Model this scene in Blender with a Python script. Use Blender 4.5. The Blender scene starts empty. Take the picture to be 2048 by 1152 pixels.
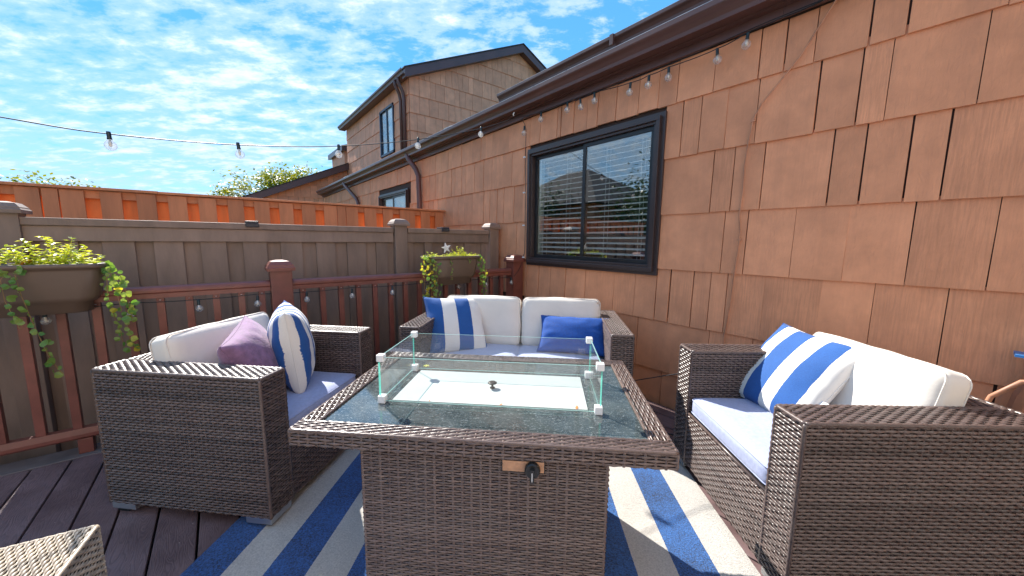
import bpy, bmesh, math, random
import numpy as np
from mathutils import Vector, Matrix, noise
random.seed(7)
rnd = random.Random(11)
PI = math.pi
scene = bpy.context.scene
COL = scene.collection

# ------------------------------------------------------------------ camera
cam_d = bpy.data.cameras.new('camera')
cam = bpy.data.objects.new('camera', cam_d); COL.objects.link(cam)
cam_d.sensor_width = 36.0
cam_d.lens = 728.1 / 2048 * 36
cam_d.clip_start = 0.02; cam_d.clip_end = 3000
yaw, pitch, roll = math.radians(38.604), math.radians(7.45), math.radians(0.4932)
fwd = Vector((math.sin(yaw)*math.cos(pitch), math.cos(yaw)*math.cos(pitch), -math.sin(pitch)))
rgt = Vector((math.cos(yaw), -math.sin(yaw), 0)); upv = rgt.cross(fwd)
r2 = rgt*math.cos(roll) + upv*math.sin(roll); u2 = upv*math.cos(roll) - rgt*math.sin(roll)
M = Matrix.Identity(4)
for i in range(3):
    M[i][0] = r2[i]; M[i][1] = u2[i]; M[i][2] = -fwd[i]
M[0][3], M[1][3], M[2][3] = 0, 0, 1.24
cam.matrix_world = M
scene.camera = cam
scene.render.resolution_x, scene.render.resolution_y = 1024, 576

# ------------------------------------------------------------------ light
SUN_EL = math.radians(42)
SUN_AZ = math.radians(-2)          # heading from +Y, clockwise positive
sun_vec = Vector((math.sin(SUN_AZ)*math.cos(SUN_EL), math.cos(SUN_AZ)*math.cos(SUN_EL), math.sin(SUN_EL)))
sd = bpy.data.lights.new('sun', 'SUN'); sd.energy = 2.9; sd.angle = math.radians(0.5); sd.color = (1, .95, .87)
so = bpy.data.objects.new('sun', sd); COL.objects.link(so)
so.location = (0, 0, 20)
so.rotation_euler = (-sun_vec).to_track_quat('-Z', 'Y').to_euler()
scene.view_settings.view_transform = 'Standard'
scene.view_settings.look = 'None'
scene.view_settings.gamma = 1
scene.view_settings.use_curve_mapping = False
scene.view_settings.exposure = 1.78

world = bpy.data.worlds.new('World'); scene.world = world
world.use_nodes = True
nt = world.node_tree; nt.nodes.clear()
def N(t, k, **kw):
    n = t.nodes.new(k)
    for a, b in kw.items():
        if hasattr(n, a): setattr(n, a, b)
        else: n.inputs[a].default_value = b
    return n
def mathn(t, op, a, b=None, c=None, clamp=False):
    n = t.nodes.new('ShaderNodeMath'); n.operation = op; n.use_clamp = clamp
    for i, v in enumerate((a, b, c)):
        if v is None: continue
        if isinstance(v, (int, float)): n.inputs[i].default_value = v
        else: t.links.new(v, n.inputs[i])
    return n.outputs[0]
def ramp(t, fac, stops, interp='LINEAR'):
    n = t.nodes.new('ShaderNodeValToRGB'); n.color_ramp.interpolation = interp
    el = n.color_ramp.elements
    el[0].position, el[0].color = stops[0][0], stops[0][1]
    el[1].position, el[1].color = stops[-1][0], stops[-1][1]
    for p, c in stops[1:-1]:
        e = el.new(p); e.color = c
    t.links.new(fac, n.inputs[0]); return n.outputs[0]
def mixc(t, fac, a, b, mode='MIX'):
    n = t.nodes.new('ShaderNodeMix'); n.data_type = 'RGBA'; n.blend_type = mode
    for s, v in ((n.inputs[0], fac), (n.inputs[6], a), (n.inputs[7], b)):
        if isinstance(v, (int, float)): s.default_value = v
        elif isinstance(v, tuple): s.default_value = v
        else: t.links.new(v, s)
    return n.outputs[2]
sky = N(nt, 'ShaderNodeTexSky', sky_type='NISHITA', sun_disc=False, sun_elevation=SUN_EL, sun_rotation=SUN_AZ,
        air_density=1.0, dust_density=0.0, ozone_density=3.0, altitude=200)
tc = N(nt, 'ShaderNodeTexCoord')
sep = N(nt, 'ShaderNodeSeparateXYZ'); nt.links.new(tc.outputs['Generated'], sep.inputs[0])
zc = mathn(nt, 'MAXIMUM', sep.outputs[2], 0.0)
den = mathn(nt, 'ADD', zc, 0.16)
cx_ = mathn(nt, 'DIVIDE', sep.outputs[0], den); cy_ = mathn(nt, 'DIVIDE', sep.outputs[1], den)
# rotate into the camera heading so the cloud banks lie across it
ca, sa = math.cos(yaw), math.sin(yaw)
rx_ = mathn(nt, 'SUBTRACT', mathn(nt, 'MULTIPLY', cx_, ca), mathn(nt, 'MULTIPLY', cy_, sa))
ry_ = mathn(nt, 'ADD', mathn(nt, 'MULTIPLY', cx_, sa), mathn(nt, 'MULTIPLY', cy_, ca))
cmb = N(nt, 'ShaderNodeCombineXYZ')
nt.links.new(rx_, cmb.inputs[0]); nt.links.new(mathn(nt, 'MULTIPLY', ry_, 1.6), cmb.inputs[1])
n_big = N(nt, 'ShaderNodeTexNoise', **{'Scale': 0.95, 'Detail': 2.0, 'Roughness': .5, 'Distortion': .3})
n_mid = N(nt, 'ShaderNodeTexNoise', **{'Scale': 5.6, 'Detail': 9.0, 'Roughness': .64, 'Distortion': .12})
n_sm = N(nt, 'ShaderNodeTexNoise', **{'Scale': 9.0, 'Detail': 5.0, 'Roughness': .6, 'Distortion': .2})
for n_ in (n_big, n_mid, n_sm): nt.links.new(cmb.outputs[0], n_.inputs['Vector'])
# more cover towards the left of the view
bias = mathn(nt, 'MULTIPLY', rx_, -0.05)
dens = mathn(nt, 'ADD', mathn(nt, 'MULTIPLY', n_big.outputs[0], .55), mathn(nt, 'MULTIPLY', n_mid.outputs[0], .62))
dens = mathn(nt, 'ADD', dens, mathn(nt, 'MULTIPLY', n_sm.outputs[0], .16))
dens = mathn(nt, 'ADD', dens, bias)
cl = ramp(nt, dens, [(.61, (0,0,0,1)), (.71, (.45,.45,.45,1)), (.85, (.97,.97,.97,1))], 'EASE')
shmix = mathn(nt, 'ADD', mathn(nt, 'MULTIPLY', n_mid.outputs[0], .5), mathn(nt, 'ADD', mathn(nt, 'MULTIPLY', n_sm.outputs[0], .3), mathn(nt, 'MULTIPLY', rx_, .04)))
shade = ramp(nt, shmix, [(.30, (2.8,4.2,5.9,1)), (.40, (4.2,5.1,6.0,1)), (.54, (6.1,6.25,6.3,1))])
blue = mixc(nt, 1.0, sky.outputs[0], (.45, .9, 1.3, 1), 'MULTIPLY')
horizon = mathn(nt, 'POWER', mathn(nt, 'SUBTRACT', 1.0, zc, clamp=True), 7.0)
blue2 = mixc(nt, .78, blue, ramp(nt, zc, [(0, (2.2,4.2,5.8,1)), (.35, (.75,2.7,5.3,1)), (1, (.4,1.8,4.6,1))]))
skyc = mixc(nt, cl, blue2, shade)
bg = N(nt, 'ShaderNodeBackground', Strength=.064)
nt.links.new(skyc, bg.inputs[0])
wo = N(nt, 'ShaderNodeOutputWorld'); nt.links.new(bg.outputs[0], wo.inputs[0])

# ------------------------------------------------------------------ materials
MATS = {}
def lin(c):
    return (c[0], c[1], c[2], 1)
def mat(name, col, rough=.6, spec=.5, var=.18, scale=8, bump=0, bscale=60, stretch=(1,1,1), metallic=0, coat=0,
        rand=0, sheen=0, detail=5, col2=None, spot=None):
    if name in MATS: return MATS[name]
    m = bpy.data.materials.new(name); m.use_nodes = True; MATS[name] = m
    t = m.node_tree; b = t.nodes['Principled BSDF']
    b.inputs['Roughness'].default_value = rough
    b.inputs['Specular IOR Level'].default_value = spec
    b.inputs['Metallic'].default_value = metallic
    b.inputs['Coat Weight'].default_value = coat
    b.inputs['Sheen Weight'].default_value = sheen
    tcn = N(t, 'ShaderNodeTexCoord'); mp = N(t, 'ShaderNodeMapping'); mp.inputs['Scale'].default_value = stretch
    oi = N(t, 'ShaderNodeObjectInfo')
    va = t.nodes.new('ShaderNodeVectorMath'); va.operation = 'ADD'
    sc = t.nodes.new('ShaderNodeVectorMath'); sc.operation = 'SCALE'; sc.inputs[0].default_value = (37, 53, 71)
    t.links.new(oi.outputs['Random'], sc.inputs['Scale'])
    t.links.new(tcn.outputs['Object'], va.inputs[0]); t.links.new(sc.outputs[0], va.inputs[1])
    t.links.new(va.outputs[0], mp.inputs[0])
    no = N(t, 'ShaderNodeTexNoise', Scale=scale, Detail=detail, Roughness=.6)
    t.links.new(mp.outputs[0], no.inputs['Vector'])
    c2 = col2 or tuple(x*(1-2*var) for x in col)
    hi = tuple(min(1, x*(1+var)) for x in col)
    cc = ramp(t, no.outputs[0], [(.3, lin(c2)), (.7, lin(hi))])
    if rand:
        f = mathn(t, 'ADD', mathn(t, 'MULTIPLY', oi.outputs['Random'], 2*rand), 1-rand)
        cc = mixc(t, 1.0, cc, f, 'MULTIPLY')
    if spot:
        n2 = N(t, 'ShaderNodeTexNoise', Scale=spot[1], Detail=3.0, Roughness=.7)
        t.links.new(mp.outputs[0], n2.inputs['Vector'])
        sp = ramp(t, n2.outputs[0], [(spot[2], (0,0,0,1)), (spot[2]+.06, (1,1,1,1))])
        cc = mixc(t, sp, cc, lin(spot[0]))
    t.links.new(cc, b.inputs['Base Color'])
    if bump:
        nb = N(t, 'ShaderNodeTexNoise', Scale=bscale, Detail=4.0, Roughness=.6)
        t.links.new(mp.outputs[0], nb.inputs['Vector'])
        bp = N(t, 'ShaderNodeBump', Strength=bump, Distance=.004)
        t.links.new(nb.outputs[0], bp.inputs['Height']); t.links.new(bp.outputs[0], b.inputs['Normal'])
    rr = mathn(t, 'ADD', mathn(t, 'MULTIPLY', no.outputs[0], .25), rough-.12, clamp=True)
    t.links.new(rr, b.inputs['Roughness'])
    return m

SH = (.74, .328, .174)
def mat_shingle(name, col):
    m = bpy.data.materials.new(name); m.use_nodes = True
    t = m.node_tree; b = t.nodes['Principled BSDF']; b.inputs['Roughness'].default_value = .62
    b.inputs['Specular IOR Level'].default_value = .35
    tcn = N(t, 'ShaderNodeTexCoord'); oi = N(t, 'ShaderNodeObjectInfo')
    sc = t.nodes.new('ShaderNodeVectorMath'); sc.operation = 'SCALE'; sc.inputs[0].default_value = (37, 53, 71)
    t.links.new(oi.outputs['Random'], sc.inputs['Scale'])
    va = t.nodes.new('ShaderNodeVectorMath'); va.operation = 'ADD'
    t.links.new(tcn.outputs['Object'], va.inputs[0]); t.links.new(sc.outputs[0], va.inputs[1])
    def nz(scale, st, d, r=.6, dist=0):
        mp = N(t, 'ShaderNodeMapping'); mp.inputs['Scale'].default_value = st
        t.links.new(va.outputs[0], mp.inputs[0])
        n_ = N(t, 'ShaderNodeTexNoise', Scale=scale, Detail=d, Roughness=r, Distortion=dist)
        t.links.new(mp.outputs[0], n_.inputs['Vector']); return n_.outputs[0]
    grain = nz(1.0, (140, 140, 5), 5.0)       # vertical grain streaks
    blot = nz(5.0, (1, 1, 1), 4.0)
    curl = nz(34.0, (1, 1, .45), 3.0, .5, 1.6)
    base = ramp(t, blot, [(.28, lin(tuple(x*.80 for x in col))), (.72, lin(tuple(min(1, x*1.09) for x in col)))])
    # some shakes are worn along the grain
    wear = mathn(t, 'MULTIPLY', ramp(t, grain, [(.42, (0,0,0,1)), (.62, (1,1,1,1))]),
                 ramp(t, mathn(t, 'FRACT', mathn(t, 'MULTIPLY', oi.outputs['Random'], 7.3)), [(.55, (.12,)*3+(1,)), (.95, (.8,)*3+(1,))]))
    base = mixc(t, mathn(t, 'MULTIPLY', wear, .55), base, lin(tuple(x*.62 for x in col)))
    f = mathn(t, 'ADD', mathn(t, 'MULTIPLY', oi.outputs['Random'], .20), .90)
    base = mixc(t, 1.0, base, f, 'MULTIPLY')
    t.links.new(base, b.inputs['Base Color'])
    gp = N(t, 'ShaderNodeNewGeometry'); ms = N(t, 'ShaderNodeMapping'); ms.inputs['Scale'].default_value = (9, 9, .55)
    t.links.new(gp.outputs['Position'], ms.inputs[0])
    ns = N(t, 'ShaderNodeTexNoise', Scale=1.0, Detail=5.0, Roughness=.65); t.links.new(ms.outputs[0], ns.inputs['Vector'])
    stn = ramp(t, ns.outputs[0], [(.50, (0,0,0,1)), (.72, (1,1,1,1))])
    base = mixc(t, mathn(t, 'MULTIPLY', stn, .30), base, lin((col[0]*.60, col[1]*.62, col[2]*.68)))
    t.links.new(base, b.inputs['Base Color'])
    hgt = mathn(t, 'ADD', mathn(t, 'MULTIPLY', grain, .5), mathn(t, 'MULTIPLY', curl, 1.0))
    bp = N(t, 'ShaderNodeBump', Strength=.62, Distance=.004)
    t.links.new(hgt, bp.inputs['Height']); t.links.new(bp.outputs[0], b.inputs['Normal'])
    return m
m_shingle = mat_shingle('cedar_shingle_stain', SH)
m_shingle_far = mat_shingle('neighbour_shingle_lightened', (.80, .35, .195))  # same stain as the main wall, lightened in colour to offset the shade there
m_back = mat('wall_underlay', (.05, .025, .018), .8)
m_trim = mat('brown_aluminium', (.115, .055, .048), .34, var=.08, scale=3, bump=.06, bscale=20)
m_lip = mat('gutter_lip', (.55, .5, .48), .3, metallic=.6)
m_roof = mat('asphalt_roof', (.05, .045, .045), .9, bump=.5, bscale=200)
m_frame = mat('dark_window_frame', (.050, .034, .034), .33, var=.1, bump=.03)
m_frame2 = mat('dark_vinyl_sash', (.014, .016, .021), .35)
m_dfence = mat('grey_brown_composite', (.26, .178, .138), .6, var=.14, scale=9, bump=.35, bscale=30, stretch=(1,1,.25), rand=.10)
m_rfence = mat('orange_stained_board', (.60, .225, .100), .65, var=.14, scale=10, bump=.4, bscale=60, stretch=(1,1,.12), rand=.13, spot=((.12,.05,.03), 26, .78))
m_rfence2 = mat('orange_rear_board_glow', (.80, .23, .06), .65, var=.14, scale=10, bump=.4, bscale=60, stretch=(1,1,.12), rand=.1)  # hotter orange than the front boards; glow between them put into the colour
m_rail = mat('maroon_composite', (.20, .062, .045), .36, var=.12, scale=12, bump=.1, bscale=40, rand=.06)
m_deckedge = mat('deck_edge_board', (.16, .135, .13), .6, bump=.3)
m_soil = mat('potting_soil', (.05, .03, .02), .95, bump=1, bscale=120)
m_planter = mat('planter_plastic', (.135, .095, .072), .38, var=.06, scale=3, rand=.05)
m_black = mat('black_rubber', (.012, .012, .013), .5)
m_steel = mat('brushed_steel_foot', (.55, .56, .58), .35, metallic=.9, var=.05)
m_white = mat('white_plastic', (.80, .80, .80), .35, var=.03)
m_lid = mat('lid_white_metal', (.47, .50, .48), .42, var=.035, scale=5, bump=.03)
m_cover = mat('cream_cushion_fabric', (.78, .715, .63), .85, var=.035, scale=4, bump=.55, bscale=16, sheen=.15)
m_purple = mat('purple_linen', (.27, .145, .26), .85, var=.18, scale=30, bump=.5, bscale=90, sheen=.3)
m_bluef = mat('blue_canvas', (.008, .075, .34), .85, var=.12, scale=60, bump=.25, bscale=200)
m_seat = mat('periwinkle_seat_fabric', (.35, .39, .57), .8, var=.07, scale=60, bump=.35, bscale=30, sheen=.2)
m_cable = mat('black_cable', (.008, .010, .012), .5)
m_cord = mat('tan_wall_cord', (.50, .23, .13), .5)
m_soc = mat('dark_teal_socket', (.006, .022, .030), .4)
m_bark = mat('bark', (.10, .07, .05), .9, bump=1, bscale=30)
m_metal = mat('burnt_knob_metal', (.06, .055, .05), .4, metallic=.7)
m_star = mat('white_painted_star', (.75, .75, .76), .5)
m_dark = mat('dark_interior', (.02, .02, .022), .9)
m_blind = mat('white_blind_slat', (.86, .87, .86), .45, var=.03)
m_leaff = mat('dry_orange_leaf', (.75, .20, .02), .7)
m_copper = mat('copper_tone_plate', (.50, .27, .15), .45, var=.15, scale=40)

def mat_leaf(name, a, b_, trans=.35):
    m = bpy.data.materials.new(name); m.use_nodes = True
    t = m.node_tree; b = t.nodes['Principled BSDF']; b.inputs['Roughness'].default_value = .42
    g = N(t, 'ShaderNodeNewGeometry'); oi = N(t, 'ShaderNodeObjectInfo')
    f = mathn(t, 'FRACT', mathn(t, 'ADD', g.outputs['Random Per Island'], oi.outputs['Random']))
    c = ramp(t, f, [(0, lin(a)), (1, lin(b_))])
    t.links.new(c, b.inputs['Base Color'])
    tr = N(t, 'ShaderNodeBsdfTranslucent')
    c2 = mixc(t, 1.0, c, (1.25, 1.2, .5, 1), 'MULTIPLY'); t.links.new(c2, tr.inputs[0])
    mx = N(t, 'ShaderNodeMixShader', Fac=trans)
    t.links.new(b.outputs[0], mx.inputs[1]); t.links.new(tr.outputs[0], mx.inputs[2])
    t.links.new(mx.outputs[0], t.nodes['Material Output'].inputs[0])
    return m
m_ivy = mat_leaf('coin_leaf', (.10, .26, .055), (.30, .40, .10), .4)
m_ivyy = mat_leaf('yellow_coin_leaf', (.62, .50, .05), (.50, .52, .08), .45)
m_bush = mat_leaf('bright_foliage', (.30, .44, .035), (.78, .74, .10), .5)
m_tree = mat_leaf('tree_foliage', (.13, .19, .015), (.42, .40, .03), .35)
m_refl_tree = mat_leaf('dark_tree_foliage', (.02, .05, .012), (.05, .10, .02), .2)

def mat_wood():
    m = bpy.data.materials.new('dark_deck_composite'); m.use_nodes = True
    t = m.node_tree; b = t.nodes['Principled BSDF']; b.inputs['Specular IOR Level'].default_value = .45
    tcn = N(t, 'ShaderNodeTexCoord'); oi = N(t, 'ShaderNodeObjectInfo')
    sc = t.nodes.new('ShaderNodeVectorMath'); sc.operation = 'SCALE'; sc.inputs[0].default_value = (3.7, 53, 7)
    t.links.new(oi.outputs['Random'], sc.inputs['Scale'])
    va = t.nodes.new('ShaderNodeVectorMath'); va.operation = 'ADD'
    t.links.new(tcn.outputs['Object'], va.inputs[0]); t.links.new(sc.outputs[0], va.inputs[1])
    mp = N(t, 'ShaderNodeMapping'); mp.inputs['Scale'].default_value = (9, 1.1, 9); t.links.new(va.outputs[0], mp.inputs[0])
    wv = N(t, 'ShaderNodeTexNoise', Scale=2.2, Detail=2.0, Distortion=.6); t.links.new(mp.outputs[0], wv.inputs['Vector'])
    rings = mathn(t, 'SINE', mathn(t, 'MULTIPLY', wv.outputs[0], 120.0))
    big = N(t, 'ShaderNodeTexNoise', Scale=6.0, Detail=5.0); t.links.new(va.outputs[0], big.inputs['Vector'])
    scr = N(t, 'ShaderNodeTexNoise', Scale=60.0, Detail=3.0); t.links.new(va.outputs[0], scr.inputs['Vector'])
    c = ramp(t, big.outputs[0], [(.3, (.125,.078,.078,1)), (.7, (.23,.155,.155,1))])
    g = ramp(t, rings, [(0, (0,0,0,1)), (.55, (0,0,0,1)), (1, (1,1,1,1))])
    c = mixc(t, mathn(t, 'MULTIPLY', g, .30), c, (.030,.018,.020,1))
    t.links.new(c, b.inputs['Base Color'])
    rr = mathn(t, 'ADD', mathn(t, 'MULTIPLY', scr.outputs[0], .35), .26); t.links.new(rr, b.inputs['Roughness'])
    hh = mathn(t, 'ADD', mathn(t, 'MULTIPLY', rings, -.4), scr.outputs[0])
    bp = N(t, 'ShaderNodeBump', Strength=.35, Distance=.0025); t.links.new(hh, bp.inputs['Height']); t.links.new(bp.outputs[0], b.inputs['Normal'])
    return m
m_deck = mat_wood()

def mat_wicker(name, a, b_, rough=.36):
    m = bpy.data.materials.new(name); m.use_nodes = True
    t = m.node_tree; b = t.nodes['Principled BSDF']
    b.inputs['Specular IOR Level'].default_value = .6
    g = N(t, 'ShaderNodeNewGeometry'); tcn = N(t, 'ShaderNodeTexCoord')
    no = N(t, 'ShaderNodeTexNoise', Scale=7.0, Detail=6.0, Roughness=.7); t.links.new(tcn.outputs['Object'], no.inputs['Vector'])
    n2 = N(t, 'ShaderNodeTexNoise', Scale=55.0, Detail=3.0); t.links.new(tcn.outputs['Object'], n2.inputs['Vector'])
    f = mathn(t, 'ADD', mathn(t, 'MULTIPLY', g.outputs['Random Per Island'], .5), mathn(t, 'MULTIPLY', n2.outputs[0], .55))
    c = ramp(t, f, [(.2, lin(a)), (.85, lin(b_))])
    du = ramp(t, no.outputs[0], [(.45, (0,0,0,1)), (.75, (.5,.5,.5,1))])
    c = mixc(t, du, c, (.16,.13,.115,1))
    t.links.new(c, b.inputs['Base Color'])
    t.links.new(mathn(t, 'ADD', mathn(t, 'MULTIPLY', n2.outputs[0], .3), rough-.15), b.inputs['Roughness'])
    return m
m_wick = mat_wicker('dark_wicker', (.044, .029, .026), (.150, .104, .090), .31)
m_wickt = mat_wicker('brown_wicker', (.060, .037, .030), (.175, .117, .095), .30)
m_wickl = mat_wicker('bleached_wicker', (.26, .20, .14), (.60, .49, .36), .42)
m_wcore = mat('wicker_core', (.012, .009, .009), .8)

def mat_glass(name, ior, tint=(1,1,1,1), edge=None, rough=0.0):
    m = bpy.data.materials.new(name); m.use_nodes = True
    t = m.node_tree; t.nodes.remove(t.nodes['Principled BSDF'])
    fr = N(t, 'ShaderNodeFresnel'); g_ = N(t, 'ShaderNodeNewGeometry')
    # a thin sheet: the same reflectance from both faces
    t.links.new(mathn(t, 'ADD', mathn(t, 'MULTIPLY', g_.outputs['Backfacing'], 1/ior - ior), ior), fr.inputs['IOR']); tr = N(t, 'ShaderNodeBsdfTransparent'); tr.inputs[0].default_value = tint
    gl = N(t, 'ShaderNodeBsdfGlossy', Roughness=rough); mx = N(t, 'ShaderNodeMixShader')
    t.links.new(fr.outputs[0], mx.inputs[0]); t.links.new(tr.outputs[0], mx.inputs[1]); t.links.new(gl.outputs[0], mx.inputs[2])
    t.links.new(mx.outputs[0], t.nodes['Material Output'].inputs[0])
    return m
m_pane = mat_glass('window_glass', 2.5, (.97, .99, .98, 1))
m_guard = mat_glass('clear_guard_glass', 1.42, (.975, .99, .985, 1))
m_bulb = mat_glass('bulb_glass', 2.0, (.93, .94, .95, 1))
def frost(m, f):
    t = m.node_tree; o = t.nodes['Material Output']; src = o.inputs[0].links[0].from_socket
    d = N(t, 'ShaderNodeBsdfTranslucent'); d.inputs[0].default_value = (.95, .95, .95, 1)
    d2 = N(t, 'ShaderNodeBsdfDiffuse'); d2.inputs[0].default_value = (.95, .95, .95, 1)
    a = N(t, 'ShaderNodeAddShader'); t.links.new(d.outputs[0], a.inputs[0]); t.links.new(d2.outputs[0], a.inputs[1])
    a2 = N(t, 'ShaderNodeMixShader', Fac=.5); t.links.new(d.outputs[0], a2.inputs[1]); t.links.new(d2.outputs[0], a2.inputs[2])
    mx = N(t, 'ShaderNodeMixShader', Fac=f); t.links.new(src, mx.inputs[1]); t.links.new(a2.outputs[0], mx.inputs[2]); t.links.new(mx.outputs[0], o.inputs[0])
frost(m_bulb, .22); frost(m_guard, .018)
def mat_edge(nm='green_glass_edge', bc=(.10,.62,.50,1), tcl=(.25,.95,.8,1)):
    m = bpy.data.materials.new(nm); m.use_nodes = True
    t = m.node_tree; b = t.nodes['Principled BSDF']
    b.inputs['Base Color'].default_value = bc; b.inputs['Roughness'].default_value = .15
    tr = N(t, 'ShaderNodeBsdfTranslucent'); tr.inputs[0].default_value = tcl
    tp = N(t, 'ShaderNodeBsdfTransparent'); tp.inputs[0].default_value = (.5, .95, .85, 1)
    m1 = N(t, 'ShaderNodeMixShader', Fac=.45); m2 = N(t, 'ShaderNodeMixShader', Fac=.25)
    t.links.new(b.outputs[0], m1.inputs[1]); t.links.new(tr.outputs[0], m1.inputs[2])
    t.links.new(m1.outputs[0], m2.inputs[1]); t.links.new(tp.outputs[0], m2.inputs[2])
    t.links.new(m2.outputs[0], t.nodes['Material Output'].inputs[0]); return m
m_gedge = mat_edge(); m_gedge2 = mat_edge('pale_glass_edge', (.42,.72,.68,1), (.7,.95,.9,1))
def mat_tabletop():
    m = bpy.data.materials.new('speckled_black_glass'); m.use_nodes = True
    t = m.node_tree; b = t.nodes['Principled BSDF']; b.inputs['Roughness'].default_value = .05
    b.inputs['Specular IOR Level'].default_value = 1.0
    tcn = N(t, 'ShaderNodeTexCoord')
    def scr(ax, seed):
        mp = N(t, 'ShaderNodeMapping'); mp.inputs['Rotation'].default_value = (0, 0, ax); mp.inputs['Location'].default_value = (seed, seed, 0)
        mp.inputs['Scale'].default_value = (60, 260, 60)
        t.links.new(tcn.outputs['Object'], mp.inputs[0])
        v = N(t, 'ShaderNodeTexNoise', Scale=1.0, Detail=2.5, Distortion=2.2); t.links.new(mp.outputs[0], v.inputs['Vector'])
        return ramp(t, v.outputs[0], [(.62, (0,0,0,1)), (.70, (1,1,1,1))])
    s = mixc(t, 1.0, scr(.5, 1), scr(2.1, 9), 'ADD')
    n0 = N(t, 'ShaderNodeTexNoise', Scale=9.0, Detail=4.0); t.links.new(tcn.outputs['Object'], n0.inputs['Vector'])
    c = ramp(t, n0.outputs[0], [(.3, (.030,.040,.042,1)), (.7, (.075,.092,.092,1))])
    c = mixc(t, mathn(t, 'MULTIPLY', s, .7), c, (.42,.45,.45,1))
    t.links.new(c, b.inputs['Base Color']); return m
m_ttop = mat_tabletop()

def mat_stripes(name, axis, edges, ca_, cb_, weave=300, bump=.25, start_b=False, fold=0, zig=False, amt=.1):
    """stripes by object coordinate; edges = list of boundaries; colour alternates"""
    m = bpy.data.materials.new(name); m.use_nodes = True
    t = m.node_tree; b = t.nodes['Principled BSDF']; b.inputs['Roughness'].default_value = .85
    b.inputs['Sheen Weight'].default_value = .12
    tcn = N(t, 'ShaderNodeTexCoord'); sp = N(t, 'ShaderNodeSeparateXYZ'); t.links.new(tcn.outputs['Object'], sp.inputs[0])
    x = sp.outputs[axis]
    wob = N(t, 'ShaderNodeTexNoise', Scale=120.0 if not zig else 160.0, Detail=1.0); t.links.new(tcn.outputs['Object'], wob.inputs['Vector'])
    x = mathn(t, 'ADD', x, mathn(t, 'MULTIPLY', mathn(t, 'SUBTRACT', wob.outputs[0], .5), .004))
    cur = None
    for i, e in enumerate(edges):
        s = mathn(t, 'GREATER_THAN', x, e)
        if cur is None: cur = s
        else: cur = mathn(t, 'ABSOLUTE', mathn(t, 'SUBTRACT', cur, s))
    if start_b: cur = mathn(t, 'SUBTRACT', 1.0, cur)
    no = N(t, 'ShaderNodeTexNoise', Scale=weave, Detail=2.0); t.links.new(tcn.outputs['Object'], no.inputs['Vector'])
    nl = N(t, 'ShaderNodeTexNoise', Scale=5.0, Detail=4.0); t.links.new(tcn.outputs['Object'], nl.inputs['Vector'])
    f = mathn(t, 'ADD', mathn(t, 'MULTIPLY', no.outputs[0], .7), mathn(t, 'MULTIPLY', nl.outputs[0], .3))
    cA = ramp(t, f, [(.35, lin(tuple(v*(1-3*amt) for v in ca_))), (.62, lin(tuple(min(1, v*(1+3*amt)) for v in ca_)))])
    cB = ramp(t, f, [(.35, lin(tuple(v*(1-amt) for v in cb_))), (.65, lin(tuple(min(1, v*(1+amt*.3)) for v in cb_)))])
    t.links.new(mixc(t, cur, cA, cB), b.inputs['Base Color'])
    wv = N(t, 'ShaderNodeTexWave', Scale=weave*.6, Distortion=2.0, **{'Detail': 1.0}); t.links.new(tcn.outputs['Object'], wv.inputs['Vector'])
    hgt = mathn(t, 'ADD', mathn(t, 'MULTIPLY', wv.outputs['Fac'], .5), no.outputs[0])
    bp = N(t, 'ShaderNodeBump', Strength=bump, Distance=.002 if not zig else .004)
    t.links.new(hgt, bp.inputs['Height'])
    t.links.new(bp.outputs[0], b.inputs['Normal']); return m

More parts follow.
